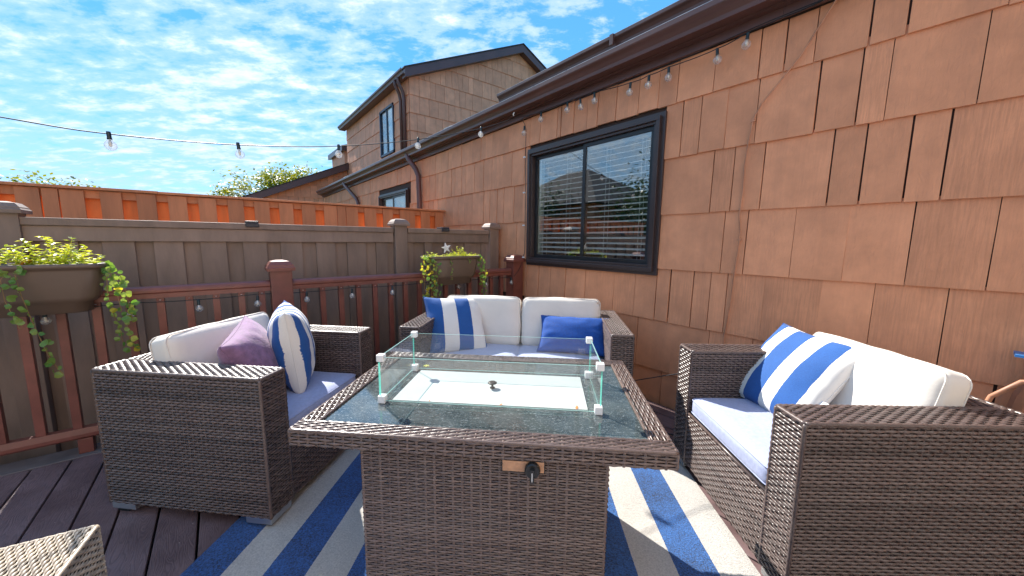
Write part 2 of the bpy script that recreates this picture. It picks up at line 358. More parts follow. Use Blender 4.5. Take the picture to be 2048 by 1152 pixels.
# ------------------------------------------------------------------ mesh helpers
class MB:
    def __init__(s): s.v = []; s.f = []; s.mi = []
    def add(s, vs, fs, mi=0):
        o = len(s.v); s.v += [tuple(p) for p in vs]; s.f += [tuple(i+o for i in f) for f in fs]; s.mi += [mi]*len(fs)
        return s
    def box(s, x0, x1, y0, y1, z0, z1, mi=0, Mx=None):
        vs = [Vector(p) for p in ((x0,y0,z0),(x1,y0,z0),(x1,y1,z0),(x0,y1,z0),(x0,y0,z1),(x1,y0,z1),(x1,y1,z1),(x0,y1,z1))]
        if Mx: vs = [Mx @ p for p in vs]
        return s.add(vs, [(0,3,2,1),(4,5,6,7),(0,1,5,4),(1,2,6,5),(2,3,7,6),(3,0,4,7)], mi)
    def prism(s, prof, axis, a0, a1, mi=0):
        """profile = list of 2D points; extruded along axis ('x','y','z')"""
        def P(p, a):
            return {'y': (p[0], a, p[1]), 'x': (a, p[0], p[1]), 'z': (p[0], p[1], a)}[axis]
        n = len(prof)
        vs = [P(p, a0) for p in prof] + [P(p, a1) for p in prof]
        fs = [(i, (i+1) % n, n+(i+1) % n, n+i) for i in range(n)] + [tuple(range(n))[::-1], tuple(range(n, 2*n))]
        return s.add(vs, fs, mi)
    def tube(s, pts, r, seg=6, mi=0, cap=True):
        pts = [Vector(p) for p in pts]; n = len(pts); rs = r if isinstance(r, (list, tuple)) else [r]*n
        vs = []; up = Vector((0, 0, 1))
        prev = None
        for i, p in enumerate(pts):
            d = (pts[min(i+1, n-1)] - pts[max(i-1, 0)]).normalized()
            a = prev if prev is not None else (up if abs(d.z) < .9 else Vector((1, 0, 0)))
            a = (a - d*a.dot(d)).normalized(); prev = a; b = d.cross(a)
            for k in range(seg):
                t_ = 2*PI*k/seg; vs.append(p + (a*math.cos(t_) + b*math.sin(t_))*rs[i])
        fs = []
        for i in range(n-1):
            for k in range(seg):
                fs.append((i*seg+k, i*seg+(k+1) % seg, (i+1)*seg+(k+1) % seg, (i+1)*seg+k))
        if cap: fs += [tuple(range(seg))[::-1], tuple(range((n-1)*seg, n*seg))]
        return s.add(vs, fs, mi)
    def lathe(s, prof, seg=16, loc=(0,0,0), mi=0):
        vs = []; fs = []; n = len(prof)
        for i in range(seg):
            a = 2*PI*i/seg
            for r, z in prof: vs.append((loc[0]+r*math.cos(a), loc[1]+r*math.sin(a), loc[2]+z))
        for i in range(seg):
            j = (i+1) % seg
            for k in range(n-1): fs.append((i*n+k, j*n+k, j*n+k+1, i*n+k+1))
        return s.add(vs, fs, mi)
    def mesh(s, name, mats, smooth=False, bevel=0):
        me = bpy.data.meshes.new(name); me.from_pydata(s.v, [], s.f)
        for m_ in (mats if isinstance(mats, (list, tuple)) else [mats]): me.materials.append(m_)
        me.polygons.foreach_set('material_index', s.mi)
        if bevel:
            bm = bmesh.new(); bm.from_mesh(me)
            bmesh.ops.bevel(bm, geom=bm.edges[:], offset=bevel, segments=2, affect='EDGES', profile=.6, clamp_overlap=True)
            bm.to_mesh(me); bm.free()
        if smooth: me.polygons.foreach_set('use_smooth', [True]*len(me.polygons))
        me.update(); return me
    def build(s, name, mats, parent=None, smooth=False, bevel=0, kind=None, label=None, cat=None, group=None):
        return obj(name, s.mesh(name, mats, smooth, bevel), parent, kind, label, cat, group)
def obj(name, me, parent=None, kind=None, label=None, cat=None, group=None):
    o = bpy.data.objects.new(name, me); COL.objects.link(o)
    if parent: o.parent = parent
    if kind: o['kind'] = kind
    if label: o['label'] = label
    if cat: o['category'] = cat
    if group: o['group'] = group
    return o
def thing(name, label, cat, loc=(0,0,0), rz=0, group=None):
    o = bpy.data.objects.new(name, None); COL.objects.link(o); o.empty_display_size = .1
    o.location = loc; o.rotation_euler = (0, 0, rz); o['label'] = label; o['category'] = cat
    if group: o['group'] = group
    return o
def kids(o): return [c for c in bpy.data.objects if c.parent == o]
def copy_tree(o, parent=None):
    c = o.copy(); COL.objects.link(c); c.parent = parent
    for ch in kids(o): copy_tree(ch, c)
    return c

# ------------------------------------------------------------------ ground
MB().box(-400, 400, -400, 400, -1.35, -1.15).build('ground', mat('lawn', (.06, .10, .03), .9, bump=.5), kind='structure')

# ------------------------------------------------------------------ deck
deck = obj('deck', None, kind='structure')
board_me = {}
def deck_board(x, y0, y1):
    b = MB().box(-.0675, .0675, -(y1-y0)/2, (y1-y0)/2, -.025, 0)
    key = round(y1-y0, 2)
    if key not in board_me: board_me[key] = b.mesh('board', m_deck, bevel=.004)
    o = obj('board', board_me[key], deck); o.location = (x, (y0+y1)/2, 0); return o
k = -16
while True:
    x = -.164 + .0715 + .1432*k
    if x > 2.55: break
    if x < -1.95: k += 1; continue
    deck_board(x, -2.2, 3.02 if x < 2.5 else 3.02)
    k += 1
MB().box(-2.3, 2.6, 3.024, 3.16, -.025, .002).build('border_board', m_deckedge, deck, bevel=.004)
MB().box(-2.3, 2.6, 3.165, 3.19, -.30, -.005).build('fascia_board', m_deckedge, deck)
MB().box(-2.3, 2.6, -2.2, 3.15, -.30, -.06).build('joist_frame', m_dark, deck)

# ------------------------------------------------------------------ townhouse with the shingled wall
XW = 2.60
house = thing('townhouse', 'long townhouse wall of tan brown shingles with a sliding window and brown gutter', 'house', (XW, 0, 0))
def hx(x): return x - XW
# backing with a hole for the main window and the far one
WY0, WY1, WZ0, WZ1 = 1.50, 2.965, 1.008, 2.152
FY0, FY1, FZ0, FZ1 = 6.15, 7.53, 1.05, 2.09
wb = MB()
for (y0, y1, z0, z1) in ((-3.0, WY0, -1.2, 2.62), (WY0, WY1, -1.2, WZ0), (WY0, WY1, WZ1, 2.62), (WY1, FY0, -1.2, 2.62),
                         (FY0, FY1, -1.2, FZ0), (FY0, FY1, FZ1, 2.62), (FY1, 12.7, -1.2, 2.62)):
    wb.box(.018, .14, y0, y1, z0, z1)
wb.build('wall', m_back, house)
shm = {}
def shingle(parent, y, z, w, hgt=.43, xoff=0, name='shingle', rot=None):
    key = (round(w, 2), round(hgt, 2))
    if key not in shm:
        w2 = key[0]/2; H_ = key[1]
        b = MB(); b.add([(-.004,-w2,0),(-.004,w2,0),(.016,w2,0),(.016,-w2,0),(.010,-w2,H_),(.010,w2,H_),(.017,w2,H_),(.017,-w2,H_)],
                        [(0,1,2,3)[::1],(4,7,6,5),(0,4,5,1),(3,2,6,7),(1,5,6,2),(0,3,7,4)])
        shm[key] = b.mesh(name, m_shingle)
        me_ = shm[key]; bm_ = bmesh.new(); bm_.from_mesh(me_); bmesh.ops.recalc_face_normals(bm_, faces=bm_.faces); bm_.to_mesh(me_); bm_.free()
    o = obj(name, shm[key], parent)
    o.location = (xoff + rnd.uniform(-.0025, .0015), y, z + rnd.uniform(-.003, .003))
    o.rotation_euler = (rnd.uniform(-.004, .004), 0, 0) if rot is None else rot
    return o
rows = {
 2.215: [-.30, .011,.296,.429,.645,.777,.91,1.161,1.41,1.551,1.715,1.922,2.106,2.225,2.379,2.537,2.59,2.824,2.981,3.16,3.33],
 1.841: [-.32, .053,.337,.439,.612,.895,1.071,1.230,1.362,1.483,2.982,3.06,3.278,3.45],
 1.441: [-.40, -.16,.115,.232,.391,.52,.836,1.0,1.129,1.483,2.982,3.086,3.236,3.428],
 1.039: [-.36, -.058,.188,.418,.65,.894,1.032,1.133,1.483,2.982,3.189,3.364],
 .637: [-.22,.043,.289,.499,.769,.981,1.087,1.204,1.371,1.484,1.666,1.871,2.184,2.432,2.635,2.816,3.0,3.2,3.41],
 .245: [-.35,-.13,.12,.33,.55,.806,1.07,1.33,1.62,1.85,2.1,2.31,2.6,2.8,3.05],
 -.155: [-.28,0.0,.25,.47,.72,1.0,1.396,1.66,1.9,2.2,2.45,2.75,3.0],
}
tail = MB()
for z, ys in rows.items():
    hgt = .285 if z > 2.2 else .425
    ys = list(ys)
    yy = ys[0]
    while yy > -2.4:            # out of the frame to the right, seen from a step aside
        yy -= rnd.choice((.17, .22, .28, .33)); ys.insert(0, yy)
    if z > .6:
        yy = ys[-1]
        while yy < 12.5:
            yy += rnd.choice((.10, .13, .15, .18, .21, .26)); ys.append(round(yy, 3))
    for a, b in zip(ys, ys[1:]):
        if abs(a-1.483) < .003 and abs(b-2.982) < .003: continue
        h_ = hgt
        if z == .637 and a > 1.44 and a < 2.99: h_ = .36
        if FZ0-.35 < z < FZ1 and b > FY0-.02 and a < FY1+.02: 
            if z > 1.0: continue
            h_ = .38
        if z in (1.841,) and b > 1.4 and a < 3.0 and b < 3.3: pass
        w = b-a-rnd.choice((.004, .005, .008))
        if b-a < .03: continue
        if a < 8.3 or z > 1.8:
            shingle(house, (a+b)/2, z, w, h_)
        else:
            tail.add([(-.004,a,z),(-.004,b-.006,z),(.016,b-.006,z),(.016,a,z),(.010,a,z+h_),(.010,b-.006,z+h_),(.017,b-.006,z+h_),(.017,a,z+h_)],
                     [(0,1,2,3),(4,7,6,5),(0,4,5,1),(3,2,6,7),(1,5,6,2),(0,3,7,4)])
tail.build('far_shingles', m_shingle, house, kind='stuff')

def window(parent, Y0, Y1, Z0, Z1, slats=True, name='window', fw=.062, trim=.05, slide=True):
    """window in a wall facing -X, local coordinates of parent; outer size Y0..Y1, Z0..Z1"""
    def ringb(mb, y0, y1, z0, z1, wd, x0, x1):
        mb.box(x0, x1, y0, y1, z1-wd, z1); mb.box(x0, x1, y0, y1, z0, z0+wd)
        mb.box(x0, x1, y0, y0+wd, z0+wd, z1-wd); mb.box(x0, x1, y1-wd, y1, z0+wd, z1-wd)
    fr = MB()
    ringb(fr, Y0, Y1, Z0, Z1, trim, -.018, .006)
    a = trim*.55
    ringb(fr, Y0+a, Y1-a, Z0+a, Z1-a, trim*.62, -.046, -.0185)
    b_ = trim+.004
    ringb(fr, Y0+b_, Y1-b_, Z0+b_, Z1-b_, .026, -.028, .05)
    w = fr.build(name, m_frame, parent, bevel=.003)
    i = trim+.03
    ya, yb, za, zb = Y0+i, Y1-i, Z0+i, Z1-i
    ym = (ya+yb)/2
    s1 = MB(); ringb(s1, ya, ym+.018, za, zb, .034, -.006, .016); s1.build('sash', m_frame2, w, bevel=.002)
    s2 = MB(); ringb(s2, ym-.018, yb, za, zb, .034, .018, .04); s2.build('sash', m_frame2, w, bevel=.002)
    MB().box(.002, .006, ya+.034, ym-.016, za+.034, zb-.034).build('pane', m_pane, w)
    MB().box(.026, .030, ym+.016, yb-.034, za+.034, zb-.034).build('pane', m_pane, w)
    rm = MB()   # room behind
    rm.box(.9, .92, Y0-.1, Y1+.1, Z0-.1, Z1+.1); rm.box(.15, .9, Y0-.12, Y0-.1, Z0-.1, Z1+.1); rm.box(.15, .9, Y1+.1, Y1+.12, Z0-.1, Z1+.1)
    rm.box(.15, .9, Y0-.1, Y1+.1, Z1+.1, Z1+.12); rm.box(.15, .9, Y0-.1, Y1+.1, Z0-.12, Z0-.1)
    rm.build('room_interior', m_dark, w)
    return w, ya, yb, za, zb
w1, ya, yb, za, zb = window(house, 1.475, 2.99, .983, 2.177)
blind = MB().box(.062, .10, ya, yb, zb-.045, zb-.005).build('window_blind', m_blind, house)
sl_me = MB().box(-.0215, .0215, -(yb-ya)/2, (yb-ya)/2, -.0022, .0022).mesh('slat', m_blind)
zz = zb-.075
while zz > za+.02:
    s_ = obj('slat', sl_me, blind); s_.location = (.081, (ya+yb)/2, zz); s_.rotation_euler = (0, -.27, 0); zz -= .047
lc = MB()
for y in (ya+.14, ya+.48, (ya+yb)/2+.05, yb-.42, yb-.10):
    lc.box(.0545, .0555, y-.001, y+.001, za+.02, zb-.03); lc.box(.1065, .1075, y-.001, y+.001, za+.02, zb-.03)
lc.build('lift_cord', m_blind, blind, kind='stuff')
MB().tube([(.052, yb-.055, zb-.03), (.050, yb-.05, zb-.52)], .004, 6).build('tilt_wand', m_blind, blind)
MB().box(.055, .12, ya-.02, ya+.03, za-.02, zb).box(.055, .12, yb-.03, yb+.02, za-.02, zb).build('window_jamb', mat('pale_green_jamb', (.52,.60,.55), .5), house)
w2, *_ = window(house, 6.12, 7.555, 1.02, 2.115, trim=.045)
MB().box(.06, .07, 6.2, 7.5, 1.05, 2.08).build('window_curtain', mat('pale_curtain', (.45,.48,.45), .8), house)

# gutter, fascia, soffit of the lower roof
def gutter(parent, xw, y0, y1, zb_, wd=.13, hh=.125, name='gutter'):
    """K style gutter whose back sits at x = xw and whose bottom is zb_"""
    p = [(xw, zb_), (xw-wd*.62, zb_), (xw-wd*.66, zb_+hh*.30), (xw-wd*.80, zb_+hh*.50), (xw-wd*.97, zb_+hh*.62), (xw-wd, zb_+hh*.70),
         (xw-wd, zb_+hh*.98), (xw-wd+.012, zb_+hh), (xw-wd+.014, zb_+hh*.72), (xw-wd*.60, zb_+.012), (xw-.006, zb_+.012), (xw-.006, zb_+hh), (xw, zb_+hh)]
    g = MB().prism(p, 'y', y0, y1).build(name, m_trim, parent)
    MB().tube([(xw-wd+.004, y0, zb_+hh*1.0), (xw-wd+.004, y1, zb_+hh*1.0)], .0035, 6).build('gutter_lip', m_lip, g)
    return g
fr_ = MB()
y = -3.0
while y < 12.6:
    y2 = min(y+1.9, 12.64); fr_.box(hx(2.574), hx(2.598), y, y2-.002, 2.500, 2.585); y = y2
fr_.build('frieze_board', m_trim, house)
MB().box(hx(2.535), hx(2.573), -3, 12.64, 2.553, 2.64).build('fascia', m_trim, house)
g1 = gutter(house, hx(2.533), -3.0, 12.65, 2.566, .118, .112)
rf = MB(); rf.add([(hx(2.46), -3, 2.665), (hx(2.46), 12.66, 2.665), (hx(3.66), 12.66, 3.0), (hx(3.66), -3, 3.0)], [(0,1,2,3)])
rf.add([(hx(2.53), -3, 2.60), (hx(2.53), 12.66, 2.60), (hx(3.66), 12.66, 2.9), (hx(3.66), -3, 2.9)], [(3,2,1,0)])
rf.build('roof', m_roof, house)
# downspouts below the gutter
def spout(parent, pts, name='downspout', wx=.034, wy=.026, m=None):
    return MB().tube(pts, .040, 8).build(name, m or m_trim, parent, smooth=True)
spout(house, [(hx(2.47), 5.83, 2.60), (hx(2.47), 5.80, 2.53), (hx(2.53), 5.66, 2.36), (hx(2.548), 5.60, 2.24), (hx(2.548), 5.58, 1.6), (hx(2.548), 5.58, -.9)])
spout(house, [(hx(2.47), 9.70, 2.60), (hx(2.47), 9.62, 2.53), (hx(2.54), 8.96, 2.16), (hx(2.548), 8.87, 2.06), (hx(2.548), 8.86, 1.4), (hx(2.548), 8.86, -.9)])
# white loops of heating cable standing on the gutter
for yc, ln in ((4.55, .55), (9.6, .9)):
    MB().tube([(hx(2.43), yc, 2.67), (hx(2.44), yc-.03, 2.70), (hx(2.5), yc-.10, 2.73), (hx(2.56), yc-ln*.5, 2.735), (hx(2.7), yc-ln, 2.76)], .004, 5).build('heating_cable', m_white, house, smooth=True)
# upper storey with its own gutter
uw = MB().box(hx(3.62), hx(3.9), -3, 4.66, 2.95, 3.50).build('upper_wall', m_shingle, house)
MB().box(hx(3.56), hx(3.60), -3, 4.72, 3.352, 3.46).build('upper_fascia', m_trim, house)
gutter(house, hx(3.558), -3, 4.716, 3.318, .12, .105, 'upper_gutter')
MB().box(hx(3.41), hx(3.437), 2.60, 2.645, 3.312, 3.418).build('gutter_bracket', m_trim, house)
rf = MB(); rf.add([(hx(3.50), -3, 3.44), (hx(3.50), 4.72, 3.44), (hx(7.2), 4.72, 4.9), (hx(7.2), -3, 4.9)], [(0,1,2,3)])
rf.add([(hx(3.60), 4.66, 2.6), (hx(7.2), 4.66, 2.6), (hx(7.2), 4.66, 4.85), (hx(3.60), 4.66, 3.42)], [(0,1,2,3)])
rf.build('upper_roof', m_roof, house)
# downspout foot in the corner at the right edge, with its valve
sp = MB().tube([(hx(2.545), -.20, -.1), (hx(2.545), -.19, .50), (hx(2.535), -.205, .62), (hx(2.52), -.24, .73), (hx(2.52), -.245, .775), (hx(2.52), -.245, .79)], [.036, .036, .036, .040, .046, .052], 8)
sp.build('downspout_elbow', mat('tan_downspout', (.36,.16,.09), .5), house)
MB().box(hx(2.47), hx(2.56), -.27, -.155, .792, .802).build('valve_flange', mat('blue_plastic', (.05,.25,.62), .4), house)
MB().lathe([(0,0),(.022,0),(.022,.05),(.012,.06),(0,.06)], 10, (hx(2.515), -.215, .803)).build('valve_cap', mat('green_plastic', (.02,.30,.18), .4), house, smooth=True)
MB().tube([(hx(2.47), -.26, .72), (hx(2.45), -.18, .70), (hx(2.44), -.115, .62), (hx(2.45), -.09, .50), (hx(2.5), -.09, .3)], .009, 8).build('hose', m_cord, house, smooth=True)

# unseen rear wall with patio door, added to bounce sun onto shaded fronts
m_rear = mat('sand_bounce_siding', (.62, .50, .41), .7, var=.06, scale=4, bump=.2)  # pale so the bounced fill stays bright and neutral
rw = thing('bounce_rear_wall', 'unseen sand-coloured lap siding wall with a patio door, added behind the viewer to bounce sunlight', 'house', (0, -2.2, 0))
MB().box(-4.2, .2, -.3, -.02, -1.2, 5.0).box(2.2, 2.58, -.3, -.02, -1.2, 5.0).box(.2, 2.2, -.3, -.02, 2.1, 5.0).box(.2, 2.2, -.3, -.02, -1.2, .02).build('wall', m_rear, rw)
for zc_ in [-.15+.405*i for i in range(13)]:
    for (a, b) in ((-4.2, .13), (2.27, 2.58)) if zc_ < 2.1 else ((-4.2, 2.58),):
        MB().add([(a,0,zc_),(b,0,zc_),(b,-.018,zc_+.4),(a,-.018,zc_+.4),(a,-.019,zc_),(b,-.019,zc_)], [(0,3,2,1),(0,1,5,4)]).build('shingle_course', m_rear, rw)
pd = MB().box(.135, .2, -.06, .02, .02, 2.16).box(2.2, 2.265, -.06, .02, .02, 2.16).box(.2, 2.2, -.06, .02, 2.1, 2.16).box(1.17, 1.23, -.05, .01, .02, 2.1).build('patio_door', m_frame, rw)
MB().box(.2, 2.2, -.03, -.025, .02, 2.1).build('pane', m_pane, pd)
MB().box(.2, 2.2, -.28, -.27, .02, 2.1).build('curtain', m_cover, pd)

# ------------------------------------------------------------------ neighbouring houses
def clipx_shingles(parent, x0, x1, z0, z1, y, ztop=None, base=0.0, face='y'):
    """shingles on a wall facing -Y (face 'y') or -X (face 'x'), one object each; ztop(u) = height of the roof line over u"""
    z = z0
    while z < z1:
        u = x0
        while u < x1-.02:
            w = min(rnd.choice((.14, .18, .21, .25, .29)), x1-u)
            zt = min(z+.42, min(ztop(u), ztop(u+w)) if ztop else z1)
            ztl, ztr = (min(z+.42, ztop(u)), min(z+.42, ztop(u+w))) if ztop else (min(z+.42, z1),)*2
            if max(ztl, ztr) - z > .03:
                ztl = max(ztl, z+.005); ztr = max(ztr, z+.005)
                a, b = u+.003, u+w-.003
                o_ = rnd.uniform(-.004, .002)
                # local: a..b around 0 so the grain stays upright
                m0 = (a+b)/2
                v = [(a-m0, -.022+o_, 0), (b-m0, -.022+o_, 0), (b-m0, 0, 0), (a-m0, 0, 0), (a-m0, -.006, ztl-z), (b-m0, -.006, ztr-z), (b-m0, 0, ztr-z), (a-m0, 0, ztl-z)]
                fs = [(0,3,2,1), (4,5,6,7), (0,1,5,4), (1,2,6,5), (2,3,7,6), (3,0,4,7)]
                if face == 'x': v = [(p[1], -p[0], p[2]) for p in v]
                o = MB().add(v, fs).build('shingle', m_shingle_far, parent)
                o.location = (m0, y, z) if face == 'y' else (y, m0, z)
            u += w
        z += .405
NX, NY = 3.75, 8.65
nb = thing('neighbour_house', 'tall neighbouring shingled house with a brown gable roof, twin downspouts and a narrow blue-framed window', 'house', (NX, NY, 0))
slope = .452
ridge = 3.33
def nroof(u): return 5.16 + slope*u if u < ridge else 5.16 + slope*ridge - slope*(u-ridge)
bw = MB(); bw.prism([(.0, 2.6), (6.6, 2.6), (6.6, nroof(6.6)-.04), (ridge, nroof(ridge)-.04), (0, 5.12)], 'y', 0, 5.35)
bw.build('wall', m_back, nb)
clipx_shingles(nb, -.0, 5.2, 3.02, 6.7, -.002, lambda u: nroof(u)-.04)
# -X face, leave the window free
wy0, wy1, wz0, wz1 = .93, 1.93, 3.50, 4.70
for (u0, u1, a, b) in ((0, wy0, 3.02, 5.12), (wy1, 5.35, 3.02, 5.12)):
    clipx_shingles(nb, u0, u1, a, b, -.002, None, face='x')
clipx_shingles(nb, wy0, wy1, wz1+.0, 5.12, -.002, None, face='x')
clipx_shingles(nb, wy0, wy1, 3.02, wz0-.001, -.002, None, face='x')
fr_ = MB()
for (x0, x1, y0, y1, z0, z1) in ((-.05, 0, wy0, wy1, wz1-.05, wz1), (-.05, 0, wy0, wy1, wz0, wz0+.05), (-.05, 0, wy0, wy0+.05, wz0, wz1), (-.05, 0, wy1-.05, wy1, wz0, wz1), (-.035, 0, (wy0+wy1)/2-.025, (wy0+wy1)/2+.025, wz0, wz1)):
    fr_.box(x0, x1, y0, y1, z0, z1)
wn = fr_.build('window', mat('blue_grey_frame', (.03,.05,.09), .4), nb)
MB().box(-.012, -.006, wy0+.05, wy1-.05, wz0+.05, wz1-.05).build('pane', m_pane, wn)
MB().box(-.004, -.003, wy0+.05, (wy0+wy1)/2+.12, wz0+.05, wz1-.05).build('curtain', mat('white_curtain', (.7,.75,.78), .8), wn)
# rake boards, eave, roof planes
rk = MB()
def rake(mb, u0, u1, zf, y0, y1, hh=.17, dz=.03):
    mb.add([(u0, y0, zf(u0)+dz-hh), (u1, y0, zf(u1)+dz-hh), (u1, y0, zf(u1)+dz), (u0, y0, zf(u0)+dz), (u0, y1, zf(u0)+dz-hh), (u1, y1, zf(u1)+dz-hh), (u1, y1, zf(u1)+dz), (u0, y1, zf(u0)+dz)],
           [(0,1,2,3), (4,7,6,5), (0,4,5,1), (3,2,6,7), (1,5,6,2), (0,3,7,4)])
rake(rk, -.17, ridge, nroof, -.20, -.03, .20); rk.build('rake_board', m_trim, nb)
rk = MB(); rake(rk, ridge, 6.7, nroof, -.20, -.03, .20); rk.build('rake_board', m_trim, nb)
rp = MB(); rake(rp, -.19, ridge, nroof, -.22, 5.5, .03, .062); rake(rp, ridge, 6.75, nroof, -.22, 5.5, .03, .062); rp.build('roof', m_roof, nb)
MB().box(-.15, -.02, -.03, 5.5, 4.985, 5.09).build('soffit', m_trim, nb)
gutter(nb, -.152, -.18, 5.5, 4.985, .11, .11)
for (yo, xo) in ((.14, 0), (.34, -.02)):
    spout(nb, [(-.20, yo, 5.0), (-.20, yo, 4.9), (-.09+xo*.2, yo+.02, 4.72), (-.062, yo+.03, 4.58), (-.062, yo+.02, 2.7)])
# far low gable and the small bump-out beyond
lg = thing('far_gable_house', 'low shingled gable with a dark sloping rake board behind the orange fence', 'house', (.2, 14.1, 0))
def lroof(u): return 2.54 + slope*(u-.75) + .03
MB().prism([(.3, 1.0), (3.55, 1.0), (3.55, lroof(3.55)-.05), (.3, lroof(.3)-.05)], 'y', 0, 4).build('wall', m_back, lg)
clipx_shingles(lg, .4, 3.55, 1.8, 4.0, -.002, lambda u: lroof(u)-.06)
rk = MB(); rake(rk, .2, 3.70, lroof, -.22, -.02, .20); rk.build('rake_board', m_trim, lg)
rp = MB(); rake(rp, .15, 3.70, lroof, -.24, 4.1, .03, .062); rp.build('roof', m_roof, lg)
bo = thing('distant_bumpout', 'small shingled wall end with a brown eave showing left of the tall house', 'house', (4.15, 16.0, 0))
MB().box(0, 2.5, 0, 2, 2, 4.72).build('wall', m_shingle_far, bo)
MB().add([(-.12,-.15,4.70),(.9,-.15,4.90),(.9,2.2,4.90),(-.12,2.2,4.70),(-.12,-.15,4.90),(.9,-.15,5.2),(.9,2.2,5.2),(-.12,2.2,4.90)],
         [(0,3,2,1),(4,5,6,7),(0,1,5,4),(1,2,6,5),(2,3,7,6),(3,0,4,7)]).build('eave', m_trim, bo)

# ------------------------------------------------------------------ orange board fence
rfz = 1.665
RA = math.radians(-1.177)
rfence = thing('board_on_board_fence', 'tall orange-brown stained board fence with alternating boards behind the grey fence', 'fence', (0, 4.85, 0), 0)
fb = {}
def fboard(parent, x0, x1, y, z0, z1, m, name='board', th=.018, dz=0):
    w = round(x1-x0, 3); key = (w, round(z0, 2), round(z1, 2), m.name, th)
    if key not in fb: fb[key] = MB().box(-w/2, w/2, -th/2, th/2, z0, z1).mesh(name, m, bevel=.0025)
    o = obj(name, fb[key], parent); o.location = ((x0+x1)/2, y, dz + rnd.uniform(-.003, .003)); o.rotation_euler = (0, rnd.uniform(-.003, .003), 0); return o
front = [(-1.257,-1.126),(-1.126,-1.035),(-1.023,-.882),(-.80,-.664),(-.574,-.441),(-.357,-.218),(-.135,.006),(.097,.233),(.319,.458),(.545,.683),(.768,.910),(.994,1.138),(1.138,1.238),(1.238,1.379),(1.462,1.613),(1.695,1.83),(1.915,2.05),(2.05,2.14),(2.22,2.36),(2.44,2.57)]
for a, b in front: fboard(rfence, a, b-.003, -.012, -1.1, 1.635, m_rfence)
x = -1.40
for i in range(-6, 0):
    fboard(rfence, -1.257-.22*(-i)-.0, -1.257-.22*(-i)+.14, -.012, -1.1, 1.635, m_rfence)
for (a, b) in zip(front, front[1:]):
    fboard(rfence, a[1]-.03, b[0]+.03, .055, -1.1, 1.61, m_rfence2)
for i in range(1, 7): fboard(rfence, -1.257-.22*i+.11, -1.257-.22*i+.25, .055, -1.1, 1.61, m_rfence2)
MB().box(-2.6, 2.575, .004, .038, 1.575, 1.64).build('stringer', m_rfence, rfence)
MB().box(-2.6, 2.575, .004, .038, .2, .29).build('stringer', m_rfence, rfence)
MB().box(-2.6, -.42, -.045, .09, 1.645, 1.668).build('cap_board', m_rfence, rfence, bevel=.002)
MB().box(-.417, 2.59, -.043, .09, 1.643, 1.665).build('cap_board', m_rfence, rfence, bevel=.002)

# ------------------------------------------------------------------ grey-brown composite fence
gf = thing('composite_fence', 'grey-brown composite privacy fence with capped posts right behind the maroon railing', 'fence', (0, 3.53, 0))
jo = [-.845, -.693, -.598, -.447, -.357, -.203, -.112, .04, .136, .292, .385, .540, .644, .797, .893, 1.061, 1.148, 1.26]
# raised boards at odd intervals as in the photo
raised = [(-.693-.0,-.598)]  # placeholder replaced below
edges = [-1.9,-1.75,-1.66,-1.51,-1.42,-1.27,-1.18,-1.03]
allj = jo
for i, (a, b) in enumerate(zip(allj, allj[1:])):
    wide = (b-a) > .106
    fboard(gf, a+(.001 if wide else -.014), b-(.001 if wide else -.014), -.018 if wide else .004, -.6, 1.225, m_dfence, th=.02)
fboard(gf, 1.25, 1.335, .004, -.6, 1.225, m_dfence, th=.019)
fboard(gf, -.90, -.846, .004, -.6, 1.225, m_dfence, th=.02)
for i, (a, b) in enumerate(zip(edges, edges[1:])):
    fboard(gf, a+(.001 if i % 2 == 0 else -.014), b-(.001 if i % 2 == 0 else -.014), -.018 if i % 2 == 0 else .004, -.6, 1.225, m_dfence, th=.02)
jr = [1.457, 1.52, 1.645, 1.733, 1.86, 1.974, 2.115, 2.20, 2.34, 2.40]
for i, (a, b) in enumerate(zip(jr, jr[1:])):
    fboard(gf, a+(.001 if i % 2 == 0 else -.014), b-(.001 if i % 2 == 0 else -.014), -.018 if i % 2 == 0 else .004, -.6, 1.225, m_dfence, th=.02)
for (a, b) in ((-2.3, -1.02), (-.905, 1.314), (1.457, 2.428)):
    MB().box(a, b, -.045, .035, 1.212, 1.305).build('top_rail', m_dfence, gf, bevel=.003)
    MB().box(a, b, -.058, .048, 1.306, 1.352).build('cap_rail', m_dfence, gf, bevel=.004)
def capmesh(mb, c, w, z, s=1.0):
    cx, cy = c
    prof = [(1.22, 0), (1.22, .022), (1.12, .032), (1.10, .040), (.80, .066), (.30, .075)]
    vs = []
    for f_, dz in prof:
        for (a, b) in ((-1,-1),(1,-1),(1,1),(-1,1)): vs.append((cx+a*w/2*f_, cy+b*w/2*f_, z+dz*s))
    fs = []
    for i in range(len(prof)-1):
        for k_ in range(4): fs.append((i*4+k_, i*4+(k_+1) % 4, (i+1)*4+(k_+1) % 4, (i+1)*4+k_))
    fs.append((0,3,2,1)); fs.append(tuple(range((len(prof)-1)*4, len(prof)*4)))
    mb.add(vs, fs)
for xc in (-.965, 1.386, 2.498):
    p_ = MB().box(xc-.062, xc+.062, -.066, .056, -.6, 1.375).build('post', m_dfence, gf, bevel=.004)
    c_ = MB(); capmesh(c_, (xc, -.005), .135, 1.372, .9); c_.build('cap', m_dfence, p_)
for xc in (.205, 1.865):
    MB().box(xc-.042, xc+.042, -.075, .055, 1.353, 1.371).box(xc-.042, xc+.042, -.078, -.0595, 1.325, 1.353).build('cap_light', mat('dark_light_housing', (.03,.03,.04), .4), gf, bevel=.004)

